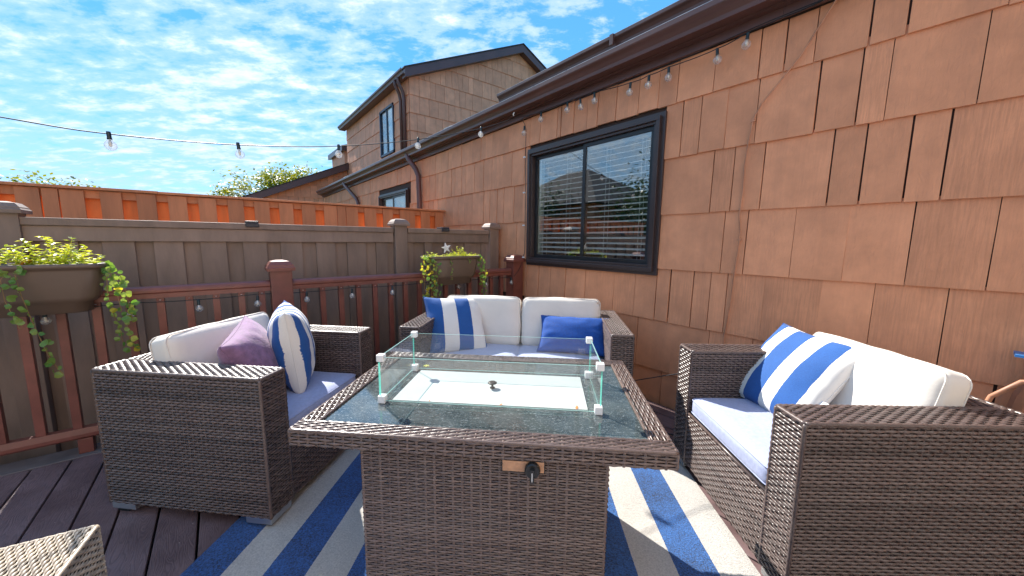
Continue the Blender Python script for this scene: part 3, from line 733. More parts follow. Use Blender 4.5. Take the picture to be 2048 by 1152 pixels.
# ------------------------------------------------------------------ maroon railing
YR = 3.09
rl = thing('deck_railing', 'maroon composite deck railing with square balusters in front of the grey fence', 'railing', (0, YR, 0))
tops = ((-2.05, .258), (.392, 2.43))
for a, b in tops:
    pf = [(-.030,.872),(-.030,.900),(-.037,.908),(-.037,.922),(-.030,.936),(-.012,.944),(.012,.944),(.030,.936),(.037,.922),(.037,.908),(.030,.900),(.030,.872)]
    MB().prism(pf, 'x', a, b).build('top_rail', m_rail, rl)
    MB().prism([(-.022,.09),(-.030,.10),(-.030,.118),(-.022,.15),(.022,.15),(.030,.118),(.030,.10),(.022,.09)], 'x', a, b).build('bottom_rail', m_rail, rl)
bal_me = MB().box(-.0185, .0185, -.0185, .0185, .150, .872).mesh('baluster', m_rail, bevel=.002)
xs = [.459+.1325*i for i in range(15)] + [-.045-.1335*i for i in range(15)] + [.089+.0, .205]
for x in xs:
    if x > 2.40 or (.24 < x < .42): continue
    o = obj('baluster', bal_me, rl); o.location = (x, 0, 0)
for xc in (.325, 2.50):
    p_ = MB().box(xc-.066, xc+.066, -.066, .066, .0, 1.02).build('post', m_rail, rl, bevel=.005)
    c_ = MB(); capmesh(c_, (xc, 0), .140, 1.012, 1.0); c_.build('cap', m_rail, p_)
for xc in (-.69, -1.6, 1.4):
    MB().box(xc-.03, xc+.03, -.03, .03, .003, .089).build('foot_block', m_rail, rl, bevel=.003)
sc_ = MB()
for x in xs:
    if -1 < x < 2.4: sc_.lathe([(0,.002),(.004,.002),(.005,0)], 6, (x+.0, -.0205, .858))
sc_.build('screw_cover', m_star, rl, kind='stuff')

# ------------------------------------------------------------------ string lights
def bulb_mesh():
    pr = [(0,-.062)] + [(.0255*math.sin(a), -.0365-.0255*math.cos(a)) for a in [i*PI/9 for i in range(1, 8)]] + [(.010, -.008), (.010, 0)]
    return MB().lathe(pr, 14).mesh('bulb', m_bulb, smooth=True)
bm_ = bulb_mesh()
sock = MB().lathe([(0,.034),(.0085,.034),(.0095,.026),(.0092,.004),(.0105,.0),(.0105,-.006),(0,-.006)], 10).mesh('socket', m_soc, smooth=True)
fil = MB().lathe([(0,-.008),(.005,-.010),(.008,-.024),(.006,-.040),(0,-.044)], 6).mesh('filament', mat('warm_filament', (.85,.78,.66), .4, metallic=.3), smooth=True)
def strand(label, pts, bulbs, r=.0032, scale=1.0, dens=10, sag=0):
    t = thing('string_lights', label, 'string lights', (0, 0, 0), 0)
    # smooth path
    P = [Vector(p) for p in pts]; Q = []
    for i in range(len(P)-1):
        p0 = P[max(i-1, 0)]; p1 = P[i]; p2 = P[i+1]; p3 = P[min(i+2, len(P)-1)]
        for k_ in range(dens):
            s = k_/dens
            q = .5*((2*p1) + (p2-p0)*s + (2*p0-5*p1+4*p2-p3)*s*s + (3*p1-p0-3*p2+p3)*s**3)
            Q.append(q - Vector((0, 0, sag*math.sin(PI*s))))
    Q.append(P[-1])
    MB().tube(Q, r, 5).build('wire', m_cable, t, smooth=True)
    for b in bulbs:
        s_ = obj('socket', sock, t); s_.location = b; s_.rotation_euler = (rnd.uniform(-.12,.12), rnd.uniform(-.12,.12), rnd.random()*6); s_.scale = (scale,)*3
        obj('bulb', bm_, s_); obj('filament', fil, s_)
    return t
sk = [(-2.2,2.83,1.93),(-1.5,2.86,1.84),(-.759,2.887,1.79),(-.415,2.901,1.779),(.137,2.928,1.818),(.731,2.963,1.913),(1.372,3.007,2.077),(2.044,3.059,2.303),(2.50,3.10,2.505)]
strand('string of clear bulbs spanning the sky from the left to the gutter', sk,
       [(-.415,2.901,1.757),(.137,2.928,1.798),(.731,2.963,1.890),(1.372,3.007,2.060),(2.044,3.059,2.285)])
gb = [(2.535,2.745,2.445),(2.535,2.40,2.443),(2.535,2.246,2.428),(2.535,2.094,2.436),(2.535,1.753,2.405),(2.535,1.598,2.408),(2.535,1.446,2.412),(2.535,1.126,2.413),(2.535,.961,2.440)]
strand('string of clear bulbs hung along the wall under the brown gutter', [(2.50,3.10,2.507)]+[(b[0], b[1], b[2]+.033) for b in gb]+[(2.55,.80,2.487),(2.56,.62,2.498)], gb, sag=.004)
strand('bare second lead of the light string pinned under the gutter, rejoining it near the top', [(2.56,3.08,2.50),(2.56,2.2,2.488),(2.54,1.75,2.462),(2.545,1.3,2.470),(2.55,.95,2.492),(2.56,.62,2.502),(2.56,0,2.50),(2.56,-1.4,2.50)], [], .003)
strand('short drop of light string with a single bulb beside the upper left window corner', [(2.56,3.07,2.50),(2.575,3.02,2.40),(2.575,3.015,2.2),(2.575,3.01,1.6),(2.575,3.01,1.15),(2.57,3.03,1.07),(2.52,3.02,.95),(2.43,3.01,.86)], [(2.552,3.015,2.38)], .003)
rb = [-.755,-.443,-.133,.175,.474,.792,1.116,1.44,1.76,2.08,2.401]
strand('string of small clear bulbs strung along the maroon railing', [(-2.2,3.03,.82)]+[(-1.4,3.025,.845)]+[(x, 3.028, .858 if i % 2 else .850) for i, x in enumerate(rb)], [(x, 3.024, .822) for x in rb], .0028, .82, sag=.003)
# small clips on window frame
cl_ = thing('cable_clips', 'small white cable clips up the left edge of the window frame', 'cable clips', (2.55, 3.0, 1.0))
for z in (.06, .40, .74, 1.10): MB().box(-.012, .006, -.012, .012, z-.007, z+.007).build('clip', m_white, cl_, bevel=.002)
MB().tube([(2.47,3.09,2.513),(2.46,3.085,2.53),(2.47,3.08,2.545)], .006, 6).build('hook', m_white, label='small white hook on the gutter where the light strings meet', cat='hook')

# cord on the wall
cd = [(2.583,.50,2.6),(2.583,.578,2.476),(2.583,.64,2.37),(2.583,.701,2.263),(2.583,.784,2.161),(2.583,.87,2.06),(2.583,.905,1.988),(2.58,.922,1.85),(2.583,.934,1.715),(2.583,.93,1.55),(2.583,.938,1.411),(2.583,.925,1.3),(2.583,.927,1.2),(2.583,.94,1.0),(2.583,.944,.867),(2.583,.965,.629),(2.583,.97,.3),(2.583,.97,.01)]
wc = thing('wall_cord', 'thin tan cord running down the shingles right of the window', 'cord')
MB().tube(cd, .0048, 6).build('cord', m_cord, wc, smooth=True)
for p in ((2.583,.907,1.97),(2.583,.925,1.255)): MB().box(p[0]-.008, p[0]+.008, p[1]-.012, p[1]+.012, p[2]-.005, p[2]+.005).build('clip', m_cord, wc)
MB().tube([(1.95,1.45,.30),(2.05,1.3,.33),(2.2,1.06,.42),(2.24,1.0,.41)], .003, 5).build('loose_wire', m_cable, label='thin dark wire sagging between the two right-hand sofas', cat='wire')
MB().tube([(1.9,1.5,.012),(2.1,1.25,.010),(2.22,1.0,.010)], .004, 5).build('floor_cable', m_cable, label='dark cable lying on the deck behind the right chair', cat='cable')

# ------------------------------------------------------------------ woven furniture
def weave_arrays(W, H, rp, sp, amp, th, fine=6, peg=.15):
    """horizontal strands of pitch rp over upright stakes of pitch sp; local x = u, z = v, outward = -y"""
    nr = max(1, int(round(H/rp))); rp = H/nr
    ns = max(2, int(round(W/sp))); sp = W/ns
    us = []
    per = fine//2
    n = ns*per
    u = np.linspace(0, W, n+1)
    V = []; F = []
    off = 0
    prof = np.array([(-1.0, 0.0), (-.62, .82), (0.0, 1.0), (.62, .82), (1.0, 0.0)])
    for j in range(nr):
        vc = (j+.5)*rp
        # under at stakes k with (k+j) odd
        c = np.cos(PI*(u/sp + j))          # +1 over, -1 under at stakes
        s = np.clip(.5+.5*c, 0, 1)
        s = s**.6
        d = amp*(2*s-1)
        hw = rp*.5*(.48+.42*s**1.1)
        vj = np.array([rnd.gauss(0, rp*.03) for _ in range(n+1)])
        for p, q in prof:
            V.append(np.stack([u, -(d + th*q) , vc + vj + hw*p], 1))
        a = np.arange(n)
        for k_ in range(4):
            r0 = off + k_*(n+1) + a; r1 = off + (k_+1)*(n+1) + a
            F.append(np.stack([r0, r0+1, r1+1, r1], 1))
        off += 5*(n+1)
    # stakes
    for k_ in range(ns+1):
        x = k_*sp; hw = min(sp*.17, .0042)
        V.append(np.array([[x-hw, 0, 0], [x-hw*.6, -amp*peg-th*peg*.8, 0], [x+hw*.6, -amp*peg-th*peg*.8, 0], [x+hw, 0, 0],
                           [x-hw, 0, H], [x-hw*.6, -amp*peg-th*peg*.8, H], [x+hw*.6, -amp*peg-th*peg*.8, H], [x+hw, 0, H]]))
        F.append(np.array([[0,1,5,4],[1,2,6,5],[2,3,7,6]]) + off); off += 8
    return np.concatenate(V), np.concatenate(F)
wcache = {}
def weave(parent, W, H, origin, udir, vdir, rp=.0125, sp=.021, amp=.0022, th=.0026, m=None, fine=6, name='weave'):
    """panel lower-left corner at origin; faces udir x vdir"""
    m = m or m_wick
    key = (round(W, 3), round(H, 3), rp, sp, m.name, fine)
    if key not in wcache:
        V, F = weave_arrays(W, H, rp, sp, amp, th, fine, 0.38 if m is m_wickt else -.35)
        me = bpy.data.meshes.new(name)
        me.vertices.add(len(V)); me.vertices.foreach_set('co', V.astype(np.float32).ravel())
        me.loops.add(F.size); me.loops.foreach_set('vertex_index', F.astype(np.int32).ravel())
        me.polygons.add(len(F)); me.polygons.foreach_set('loop_start', np.arange(0, F.size, 4, dtype=np.int32))
        me.polygons.foreach_set('loop_total', np.full(len(F), 4, dtype=np.int32))
        me.polygons.foreach_set('use_smooth', np.ones(len(F), dtype=bool))
        me.materials.append(m); me.update(calc_edges=True); me.validate(); wcache[key] = me
    o = obj(name, wcache[key], parent, kind='stuff')
    u = Vector(udir).normalized(); v = Vector(vdir).normalized(); n = u.cross(v)   # outward
    Mx = Matrix.Identity(4)
    for i in range(3):
        Mx[i][0] = u[i]; Mx[i][1] = -n[i]; Mx[i][2] = v[i]; Mx[i][3] = origin[i] + n[i]*.003
    o.matrix_basis = Mx
    return o
def woven_box(parent, name, x0, x1, y0, y1, z0, z1, faces, rp=.0125, sp=.021, m=None, edge=True, topdir='y', fine=6, er=.0078, th=.0026, amp=.0022):
    """core box with woven skins on chosen faces: F(-y) B(+y) L(-x) R(+x) T"""
    m = m or m_wick
    core = MB().box(x0, x1, y0, y1, z0, z1).build(name, m_wcore, parent)
    W, D, H_ = x1-x0, y1-y0, z1-z0
    kw = dict(rp=rp, sp=sp, m=m, fine=fine, th=th, amp=amp)
    if 'F' in faces: weave(core, W, H_, (x0, y0, z0), (1,0,0), (0,0,1), **kw)
    if 'B' in faces: weave(core, W, H_, (x1, y1, z0), (-1,0,0), (0,0,1), **kw)
    if 'L' in faces: weave(core, D, H_, (x0, y1, z0), (0,-1,0), (0,0,1), **kw)
    if 'R' in faces: weave(core, D, H_, (x1, y0, z0), (0,1,0), (0,0,1), **kw)
    if 'T' in faces:
        if topdir == 'y': weave(core, D, W, (x1, y0, z1), (0,1,0), (-1,0,0), **kw)
        else: weave(core, W, D, (x0, y0, z1), (1,0,0), (0,1,0), **kw)
    if edge:
        e = MB(); g = .001
        for (a, b) in (((x0-g,y0-g,z1+g),(x1+g,y0-g,z1+g)), ((x0-g,y1+g,z1+g),(x1+g,y1+g,z1+g)), ((x0-g,y0-g,z1+g),(x0-g,y1+g,z1+g)), ((x1+g,y0-g,z1+g),(x1+g,y1+g,z1+g)),
                       ((x0-g,y0-g,z0),(x0-g,y0-g,z1)), ((x1+g,y0-g,z0),(x1+g,y0-g,z1)), ((x0-g,y1+g,z0),(x0-g,y1+g,z1)), ((x1+g,y1+g,z0),(x1+g,y1+g,z1))):
            a = Vector(a); b = Vector(b); n_ = max(2, int((b-a).length/.021)); pts = []; rr = []
            for i in range(n_*2+1):
                pts.append(a.lerp(b, i/(n_*2))); rr.append(er*(.82 if i % 2 == 0 else 1.08))
            e.tube(pts, rr, 6)
        e.build('edge_braid', m, core, smooth=True, kind='stuff')
    return core
ARM = .127; D = .79; HZ = .67; SZ = .335
def make_chair(name, W, label, cat, loc, rz, group):
    t = thing(name, label, cat, loc, rz, group)
    h = W/2; d = D/2
    woven_box(t, 'arm', -h, -h+ARM, -d, d, .052, HZ, 'FLRT')
    woven_box(t, 'arm', h-ARM, h, -d, d, .052, HZ, 'FLRT')
    woven_box(t, 'backrest', -h+ARM+.002, h-ARM-.002, d-.125, d, .052, HZ-.001, 'FBT', topdir='x')
    woven_box(t, 'seat_base', -h+ARM+.003, h-ARM-.003, -d+.004, d-.127, .055, SZ, 'F', edge=False)
    MB().tube([(-h+ARM+.003, -d+.002, SZ), (h-ARM-.003, -d+.002, SZ)], .006, 6).build('front_braid', m_wick, t, smooth=True)
    ft = MB()
    for sx in (-1, 1):
        for sy in (-1, 1):
            x = sx*(h-.06); y = sy*(d-.06)
            f_ = MB().box(-.06, .06, -.06, .06, .022, .052).build('foot', m_steel, t, bevel=.002); f_.location = (x, y, 0)
            g_ = MB().box(-.028, .028, -.028, .028, .0, .022).build('foot_glide', m_black, f_)
            g_.location = (sx*.02, sy*.02, 0)
    return t
TL = math.atan2(.70, .714)
WCH = .883
chair = make_chair('wicker_armchair', WCH, 'dark wicker armchair on the left with purple and striped pillows', 'armchair', (.123, 2.331, 0), TL, 'wicker armchairs')
chair2 = copy_tree(chair)
TR_ = math.atan2(-.772, -.636)
chair2.location = (1.995, .358, 0); chair2.rotation_euler = (0, 0, TR_)
chair2['label'] = 'large dark wicker armchair in the right foreground by the wall'
TB = math.atan2(-.713, .701)
love = make_chair('wicker_loveseat', 1.477, 'two-seat wicker sofa behind the fire table with blue pillows', 'loveseat', (1.682, 2.022, 0), TB, None)

# small side table / ottoman in the near left corner, sunlit
ot = thing('wicker_ottoman', 'sunlit pale wicker ottoman cut off at the bottom left corner', 'ottoman', (-.335, 1.47, 0), math.radians(-11))
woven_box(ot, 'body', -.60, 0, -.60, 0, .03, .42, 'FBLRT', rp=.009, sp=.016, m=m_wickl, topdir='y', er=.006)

# ------------------------------------------------------------------ soft things
def soft_box(w, d, h, r=.03, puff=.02, n=14, seed=0, wr=.004, wf=9):
    """rounded cushion centred on origin; w x, d y, h z (h thickness)"""
    bm = bmesh.new(); bmesh.ops.create_cube(bm, size=2.0)
    bmesh.ops.subdivide_edges(bm, edges=bm.edges[:], cuts=n, use_grid_fill=True)
    hw, hd, hh = w/2, d/2, h/2
    for v in bm.verts:
        c = v.co.copy()
        p = Vector((c.x*hw, c.y*hd, c.z*hh))
        q = Vector((max(-hw+r, min(hw-r, p.x)), max(-hd+r, min(hd-r, p.y)), max(-hh+r, min(hh-r, p.z))))
        e = p-q
        if e.length > 1e-6: p = q + e.normalized()*r
        ax, ay = p.x/hw, p.y/hd
        k_ = max(0, 1-ax*ax)*max(0, 1-ay*ay)
        sgn = c.z
        p.z += sgn*puff*(k_**.6)
        side = (1-abs(c.z)**3)
        if abs(c.x) > .999: p.x += math.copysign(.006*(1-ay*ay)*side, c.x)
        if abs(c.y) > .999: p.y += math.copysign(.006*(1-ax*ax)*side, c.y)
        nz = noise.noise(Vector((p.x*wf+seed, p.y*wf, p.z*wf*.7)))
        n2 = noise.noise(Vector((p.x*3+seed, p.y*3, 5)))
        nrm = Vector((0, 0, sgn)) if abs(c.z) > .98 else Vector((c.x, c.y, 0)).normalized()
        p += nrm*(nz*wr + n2*wr*1.2)
        v.co = p
    me = bpy.data.meshes.new('cushion'); bm.to_mesh(me); bm.free()
    me.polygons.foreach_set('use_smooth', [True]*len(me.polygons)); return me
def piping(w, d, z, r=.03, rad=.0028, puffx=.004):
    pts = []
    hw, hd = w/2+.001, d/2+.001
    for (cx, cy, a0) in ((hw-r, hd-r, 0), (-hw+r, hd-r, 90), (-hw+r, -hd+r, 180), (hw-r, -hd+r, 270)):
        for i in range(5):
            a = math.radians(a0+i*22.5); pts.append((cx+r*math.cos(a), cy+r*math.sin(a), z))
    pts.append(pts[0])
    return pts
def cushion(name, label, cat, w, d, h, m, loc, X, Y, seed, r=.035, puff=.02, group=None, n=16, wr=.004, pm=None):
    """X, Y = world directions of width and depth"""
    X = Vector(X).normalized(); Y = Vector(Y); Y = (Y - X*Y.dot(X)).normalized(); Z = X.cross(Y)
    t = thing(name, label, cat, group=group)
    Mx = Matrix.Identity(4)
    for i in range(3): Mx[i][0] = X[i]; Mx[i][1] = Y[i]; Mx[i][2] = Z[i]; Mx[i][3] = loc[i]
    t.matrix_world = Mx
    me = soft_box(w, d, h, r, puff, n, seed, wr); me.materials.append(m)
    obj('cover', me, t)
    pb = MB(); zt = h/2-r*.45; rr = r*.9
    for z in (zt, -zt): pb.tube(piping(w-.004, d-.004, z, r, .0028), .0030, 5, cap=False)
    pb.build('piping', pm or m, t, smooth=True)
    return t
def loc_in(ch, x, y, z):
    rz = ch.rotation_euler.z; c, s = math.cos(rz), math.sin(rz)
    return (ch.location.x + c*x - s*y, ch.location.y + s*x + c*y, z)
def dir_in(ch, x, y, z=0):
    rz = ch.rotation_euler.z; c, s = math.cos(rz), math.sin(rz)
    return (c*x - s*y, s*x + c*y, z)
# seat cushions
sw = WCH-2*ARM-.012
cushion('seat_cushion', 'periwinkle seat cushion on the left armchair beside the fire table', 'seat cushion', sw, .60, .09, m_seat, loc_in(chair, 0, -.075, SZ+.047), dir_in(chair, 1, 0), dir_in(chair, 0, 1), 1, puff=.010, group='seat cushions', wr=.002, r=.032)
cushion('seat_cushion', 'periwinkle seat cushion on the right armchair, half in sun', 'seat cushion', sw, .62, .095, m_seat, loc_in(chair2, 0, -.080, SZ+.050), dir_in(chair2, 1, 0), dir_in(chair2, 0, 1), 2, puff=.010, group='seat cushions', wr=.002, r=.032)
lw = (1.477-2*ARM-.016)/2
cushion('seat_cushion', 'left seat cushion of the loveseat under the striped pillow', 'seat cushion', lw, .60, .095, m_seat, loc_in(love, -lw/2-.002, -.075, SZ+.050), dir_in(love, 1, 0), dir_in(love, 0, 1), 3, puff=.010, group='seat cushions', wr=.002, r=.032)
cushion('seat_cushion', 'right seat cushion of the loveseat under the blue lumbar pillow', 'seat cushion', lw, .60, .095, m_seat, loc_in(love, lw/2+.002, -.075, SZ+.050), dir_in(love, 1, 0), dir_in(love, 0, 1), 4, puff=.010, group='seat cushions', wr=.002, r=.032)
# back cushions: width along X, height along Y, thickness Z
def backc(ch, label, x, w, y, z, lean, hh=.40, th=.13, seed=0, tw=0):
    c, s = math.cos(lean), math.sin(lean)
    X = dir_in(ch, math.cos(tw), math.sin(tw)); Y = dir_in(ch, 0, s, c)
    return cushion('back_cushion', label, 'back cushion', w, hh, th, m_cover, loc_in(ch, x, y, z), X, Y, seed, r=.040, puff=.022, group='cream back cushions', wr=.006)
backc(chair, 'cream back cushion leaning in the left armchair behind the purple pillow', -.01, .60, .195, .600, .22, .38, .125, 5)
backc(chair2, 'cream back cushion lying back in the right armchair behind the striped pillow', .01, .585, .195, .600, .24, .39, .13, 6)
backc(love, 'cream back cushion on the left half of the loveseat', -lw/2-.004, lw-.01, .195, .605, .20, .38, .125, 7)
backc(love, 'cream back cushion on the right half of the loveseat', lw/2+.006, lw-.01, .195, .605, .20, .38, .125, 8)

def pillow_mesh(w, h, t, seed, n=26, wr=.006):
    V = []; F = []; idx = {}
    def P(a, b, side):
        pin_x = 1 - .085*(1-b*b)*abs(a)**2; pin_y = 1 - .085*(1-a*a)*abs(b)**2
        x = a*w/2*pin_x; y = b*h/2*pin_y
        k_ = max(0, (1-a*a)*(1-b*b))
        z = side*t/2*(k_**.42)
        edge = (1-k_)
        rip = math.sin((math.atan2(b, a))*11+seed)*.5 + noise.noise(Vector((a*4+seed, b*4, side)))
        rad = max(abs(a), abs(b))
        z += side*wr*rip*(k_**.3)*(rad**2)*1.4 + side*wr*noise.noise(Vector((a*1.7+seed, b*1.7, side*3)))*1.6*k_**.5
        return (x, y, z)
    for side in (1, -1):
        for i in range(n+1):
            for j in range(n+1):
                a = math.sin((i/n-.5)*PI)*.35 + (i/n*2-1)*.65; b = math.sin((j/n-.5)*PI)*.35 + (j/n*2-1)*.65
                border = i in (0, n) or j in (0, n)
                if border and (i, j) in idx: idx[(i, j, side)] = idx[(i, j)]; continue
                idx[(i, j, side)] = len(V)
                if border: idx[(i, j)] = len(V)
                V.append(P(a, b, side))
        for i in range(n):
            for j in range(n):
                q = (idx[(i,j,side)], idx[(i+1,j,side)], idx[(i+1,j+1,side)], idx[(i,j+1,side)])
                F.append(q if side == 1 else q[::-1])
    me = bpy.data.meshes.new('pillow'); me.from_pydata(V, [], F)
    me.polygons.foreach_set('use_smooth', [True]*len(me.polygons)); return me, [V[idx[(i, 0, 1)]] for i in range(n+1)] + [V[idx[(n, j, 1)]] for j in range(1, n+1)] + [V[idx[(i, n, 1)]] for i in range(n-1, -1, -1)] + [V[idx[(0, j, 1)]] for j in range(n-1, -1, -1)]
def pillow(label, w, h, t, m, ctr, X, U, seed, group=None, seam=None, tag=None):
    X = Vector(X).normalized(); U = Vector(U); U = (U - X*U.dot(X)).normalized(); Z = X.cross(U)
    th_ = thing('pillow', label, 'pillow', group=group)
    Mx = Matrix.Identity(4)
    for i in range(3): Mx[i][0] = X[i]; Mx[i][1] = U[i]; Mx[i][2] = Z[i]; Mx[i][3] = ctr[i]
    th_.matrix_world = Mx
    me, rim = pillow_mesh(w, h, t, seed); me.materials.append(m)
    obj('cover', me, th_)
    MB().tube(rim, .0022, 5, cap=False).build('seam', seam or m, th_, smooth=True)
    if tag:
        MB().add([(0,0,0),(.05,0,.004),(.05,-.022,.006),(0,-.022,.002)], [(0,1,2,3)]).build('care_label', m_white, th_).location = tag
    return th_
BL = (.012, .085, .30); WH = (.80, .76, .70)
st1 = mat_stripes('wide_stripe_canvas', 0, [-.175, -.095, .005, .080, .172], BL, WH, 260, .15, amt=.05)
st2 = mat_stripes('offset_stripe_canvas', 0, [-.110, -.005, .105, .203], BL, WH, 260, .15, amt=.05)
st3 = mat_stripes('edge_on_stripe_canvas', 0, [-.18, -.14, -.09, -.04, .01, .055, .10, .150, .198], BL, WH, 260, .15, amt=.05, start_b=False)
pillow('blue and white striped pillow at the left end of the loveseat', .46, .46, .17, st2, (1.350, 2.365, .605), (.96, -.25, -.06), (.15, .50, .80), 1)
pillow('solid blue lumbar pillow at the right end of the loveseat', .50, .30, .15, m_bluef, (1.965, 1.745, .560), (.62, -.78, 0), (.50, .38, .75), 2)
pillow('blue and white striped pillow leaning diagonally in the right armchair', .485, .485, .16, st1, (2.150, .490, .605), (-.54, -.84, -.03), (.53, -.36, .767), 3, tag=(.205, -.06, .012))
pillow('plump striped pillow standing edge-on in the left armchair', .45, .45, .22, st3, (.276, 2.33, .645), (-.116, -.993, 0), (-.10, .05, .99), 4)
pillow('purple linen pillow slumped beside the striped one in the left armchair', .40, .40, .21, m_purple, (.100, 2.245, .605), (-.285, -.943, -.17), (-.405, -.045, .914), 5)

# ------------------------------------------------------------------ fire table
TT = math.atan2(-.696, .718)
ft = thing('fire_pit_table', 'brown wicker fire table with dark glass top in the centre foreground', 'fire table', (.125, 1.238, 0), TT)
TW, TD, TZ = 1.140, .775, .66
RIM = .055
# rim frame, four lengths of weave on the sides and top
woven_box(ft, 'rim', 0, TW, 0, RIM, .612, TZ, 'FT', rp=.0096, sp=.0285, m=m_wickt, topdir='x', fine=8, er=.0055, th=.003, amp=.002)
woven_box(ft, 'rim', 0, TW, TD-RIM, TD, .612, TZ, 'BT', rp=.0096, sp=.0285, m=m_wickt, topdir='x', fine=8, er=.0055, th=.003, amp=.002)
woven_box(ft, 'rim', 0, RIM, RIM+.001, TD-RIM-.001, .612, TZ, 'LT', rp=.0096, sp=.0285, m=m_wickt, topdir='y', fine=8, er=.0055, th=.003, amp=.002)
woven_box(ft, 'rim', TW-RIM, TW, RIM+.001, TD-RIM-.001, .612, TZ, 'RT', rp=.0096, sp=.0285, m=m_wickt, topdir='y', fine=8, er=.0055, th=.003, amp=.002)
bs = woven_box(ft, 'base', .222, .955, .012, .70, .01, .611, 'FLR', rp=.0082, sp=.0285, m=m_wickt, fine=8, edge=False, th=.0028, amp=.0018)
MB().box(RIM+.001, TW-RIM-.001, RIM+.001, TD-RIM-.001, .650, .658).build('glass_top', m_ttop, ft)
pn = MB().box(.655, .775, -.004, .008, .578, .610).build('control_panel', m_copper, ft)
MB().box(.652, .778, -.0025, .008, .5745, .6135).build('panel_border', m_black, pn)
kb = MB()
kb.lathe([(0,0),(.0225,0),(.0225,.012),(.020,.016),(0,.016)], 20).box(-.006, .006, -.024, .014, .010, .030)
k_ = kb.build('valve_knob', mat('knob_black', (.02,.02,.018), .35), pn); k_.location = (.742, -.005, .590); k_.rotation_euler = (math.radians(90), 0, 0)
tk = MB().box(-.0010, .0010, -.020, .006, .0300, .0305).build('mark', m_white, k_)
# tab between burner lid and knob
def tl(x, y, z):   # table local to world
    c, s = math.cos(TT), math.sin(TT)
    return (.125 + c*x - s*y, 1.238 + s*x + c*y, z)
lid = thing('burner_lid', 'flat white metal burner lid with a small round knob, inside the glass guard', 'lid', tl(.222, .235, 0), TT)
MB().box(0, .700, 0, .305, .6585, .6635).build('plate', m_lid, lid, bevel=.0015)
kn = MB().lathe([(0,.0635-.0635),(.010,0),(.010,.003),(.0045,.005),(.0045,.018),(.017,.019),(.018,.022),(.014,.025),(.005,.0235),(0,.0235)], 18).build('knob', m_metal, lid, smooth=True)
kn.location = (.345, .145, .6637)
# glass wind guard
gd = thing('glass_wind_guard', 'clear four-pane glass wind guard with white corner brackets on the fire table', 'glass guard', tl(.185, .212, 0), TT)
GW, GD, GZ0, GZ1, gt = .778, .342, .668, .828, .0045
def gpane(x0, x1, y0, y1):
    b = MB(); b.box(x0, x1, y0, y1, GZ0, GZ1, 0)
    b.mi = [2, 2] + ([0, 1, 0, 1] if x1-x0 > y1-y0 else [1, 0, 1, 0])
    return b.build('glass_pane', [m_guard, m_gedge, m_gedge2], gd)
gpane(0, GW, 0, gt); gpane(0, GW, GD-gt, GD); gpane(0, gt, gt+.001, GD-gt-.001); gpane(GW-gt, GW, gt+.001, GD-gt-.001)
for sx, x in ((1, 0), (-1, GW)):
    for sy, y in ((1, 0), (-1, GD)):
        for z0, z1 in ((.6585, .686), (.812, .837)):
            cx0, cx1 = sorted((x-sx*.005, x+sx*.021)); cy0, cy1 = sorted((y-sy*.005, y+sy*.021))
            MB().box(cx0, cx1, cy0, cy1, z0, z1).build('corner_bracket', m_white, gd, bevel=.003)
# fallen leaves on the table
for (x, y, r_, s_, lb) in ((.885, .243, .6, .016, 'orange dry leaf scrap at the right end of the white lid'), (.62, .236, .2, .010, 'orange dry leaf scrap at the front edge of the white lid'),
                       (.36, .238, 1.2, .008, 'tiny orange leaf scrap near the left end of the lid')):
    p = tl(x, y, .6655)
    o = MB().add([(-1,0,0),(-.2,.35,.05),(1,.1,.1),(.1,-.3,.02)], [(0,3,2,1)]).build('dry_leaf', m_leaff, label=lb, cat='leaf', group='dry leaves on the table')
    o.location = p; o.rotation_euler = (0, 0, r_); o.scale = (s_,)*3
p = tl(.225, .60, .660)
fl = MB()
for i in range(6):
    a = i*PI/3; fl.add([(0,0,0),(.012*math.cos(a-.35),.012*math.sin(a-.35),.004),(.016*math.cos(a),.016*math.sin(a),.002),(.012*math.cos(a+.35),.012*math.sin(a+.35),.004)], [(0,1,2,3)])
o = fl.build('fallen_flower', mat('yellow_petals', (.75,.70,.10), .6), label='small yellow fallen flower at the back left of the table glass', cat='flower'); o.location = p

# ------------------------------------------------------------------ rug
rug_dir = Vector((.655, .756, 0)); rug_x = Vector((.756, -.655, 0))
ra = math.atan2(-.655, .756)
edges_ = [.154*i for i in range(1, 14)]
m_rug = mat_stripes('woven_rug_stripes', 0, edges_, (.020, .100, .31), (.72, .68, .62), 170, 1.0, zig=True, amt=.24)
b = MB(); nx, ny = 60, 60; Lr = 3.0
for i in range(nx+1):
    for j in range(ny+1):
        x = 2.157*i/nx; y = Lr*j/ny - 1.7
        z = .008 + .0025*noise.noise(Vector((x*2.2, y*2.2, 0)))
        if i in (0, nx) or j in (0, ny): z = .003
        b.v.append((x, y, z))
for i in range(nx):
    for j in range(ny):
        a = i*(ny+1)+j; b.f.append((a, a+ny+1, a+ny+2, a+1)); b.mi.append(0)
rug = b.build('outdoor_rug', m_rug, smooth=True, label='navy and cream wide-striped outdoor rug under the seating group', cat='rug')
rug.location = (-.206, 1.693, 0); rug.rotation_euler = (0, 0, ra)

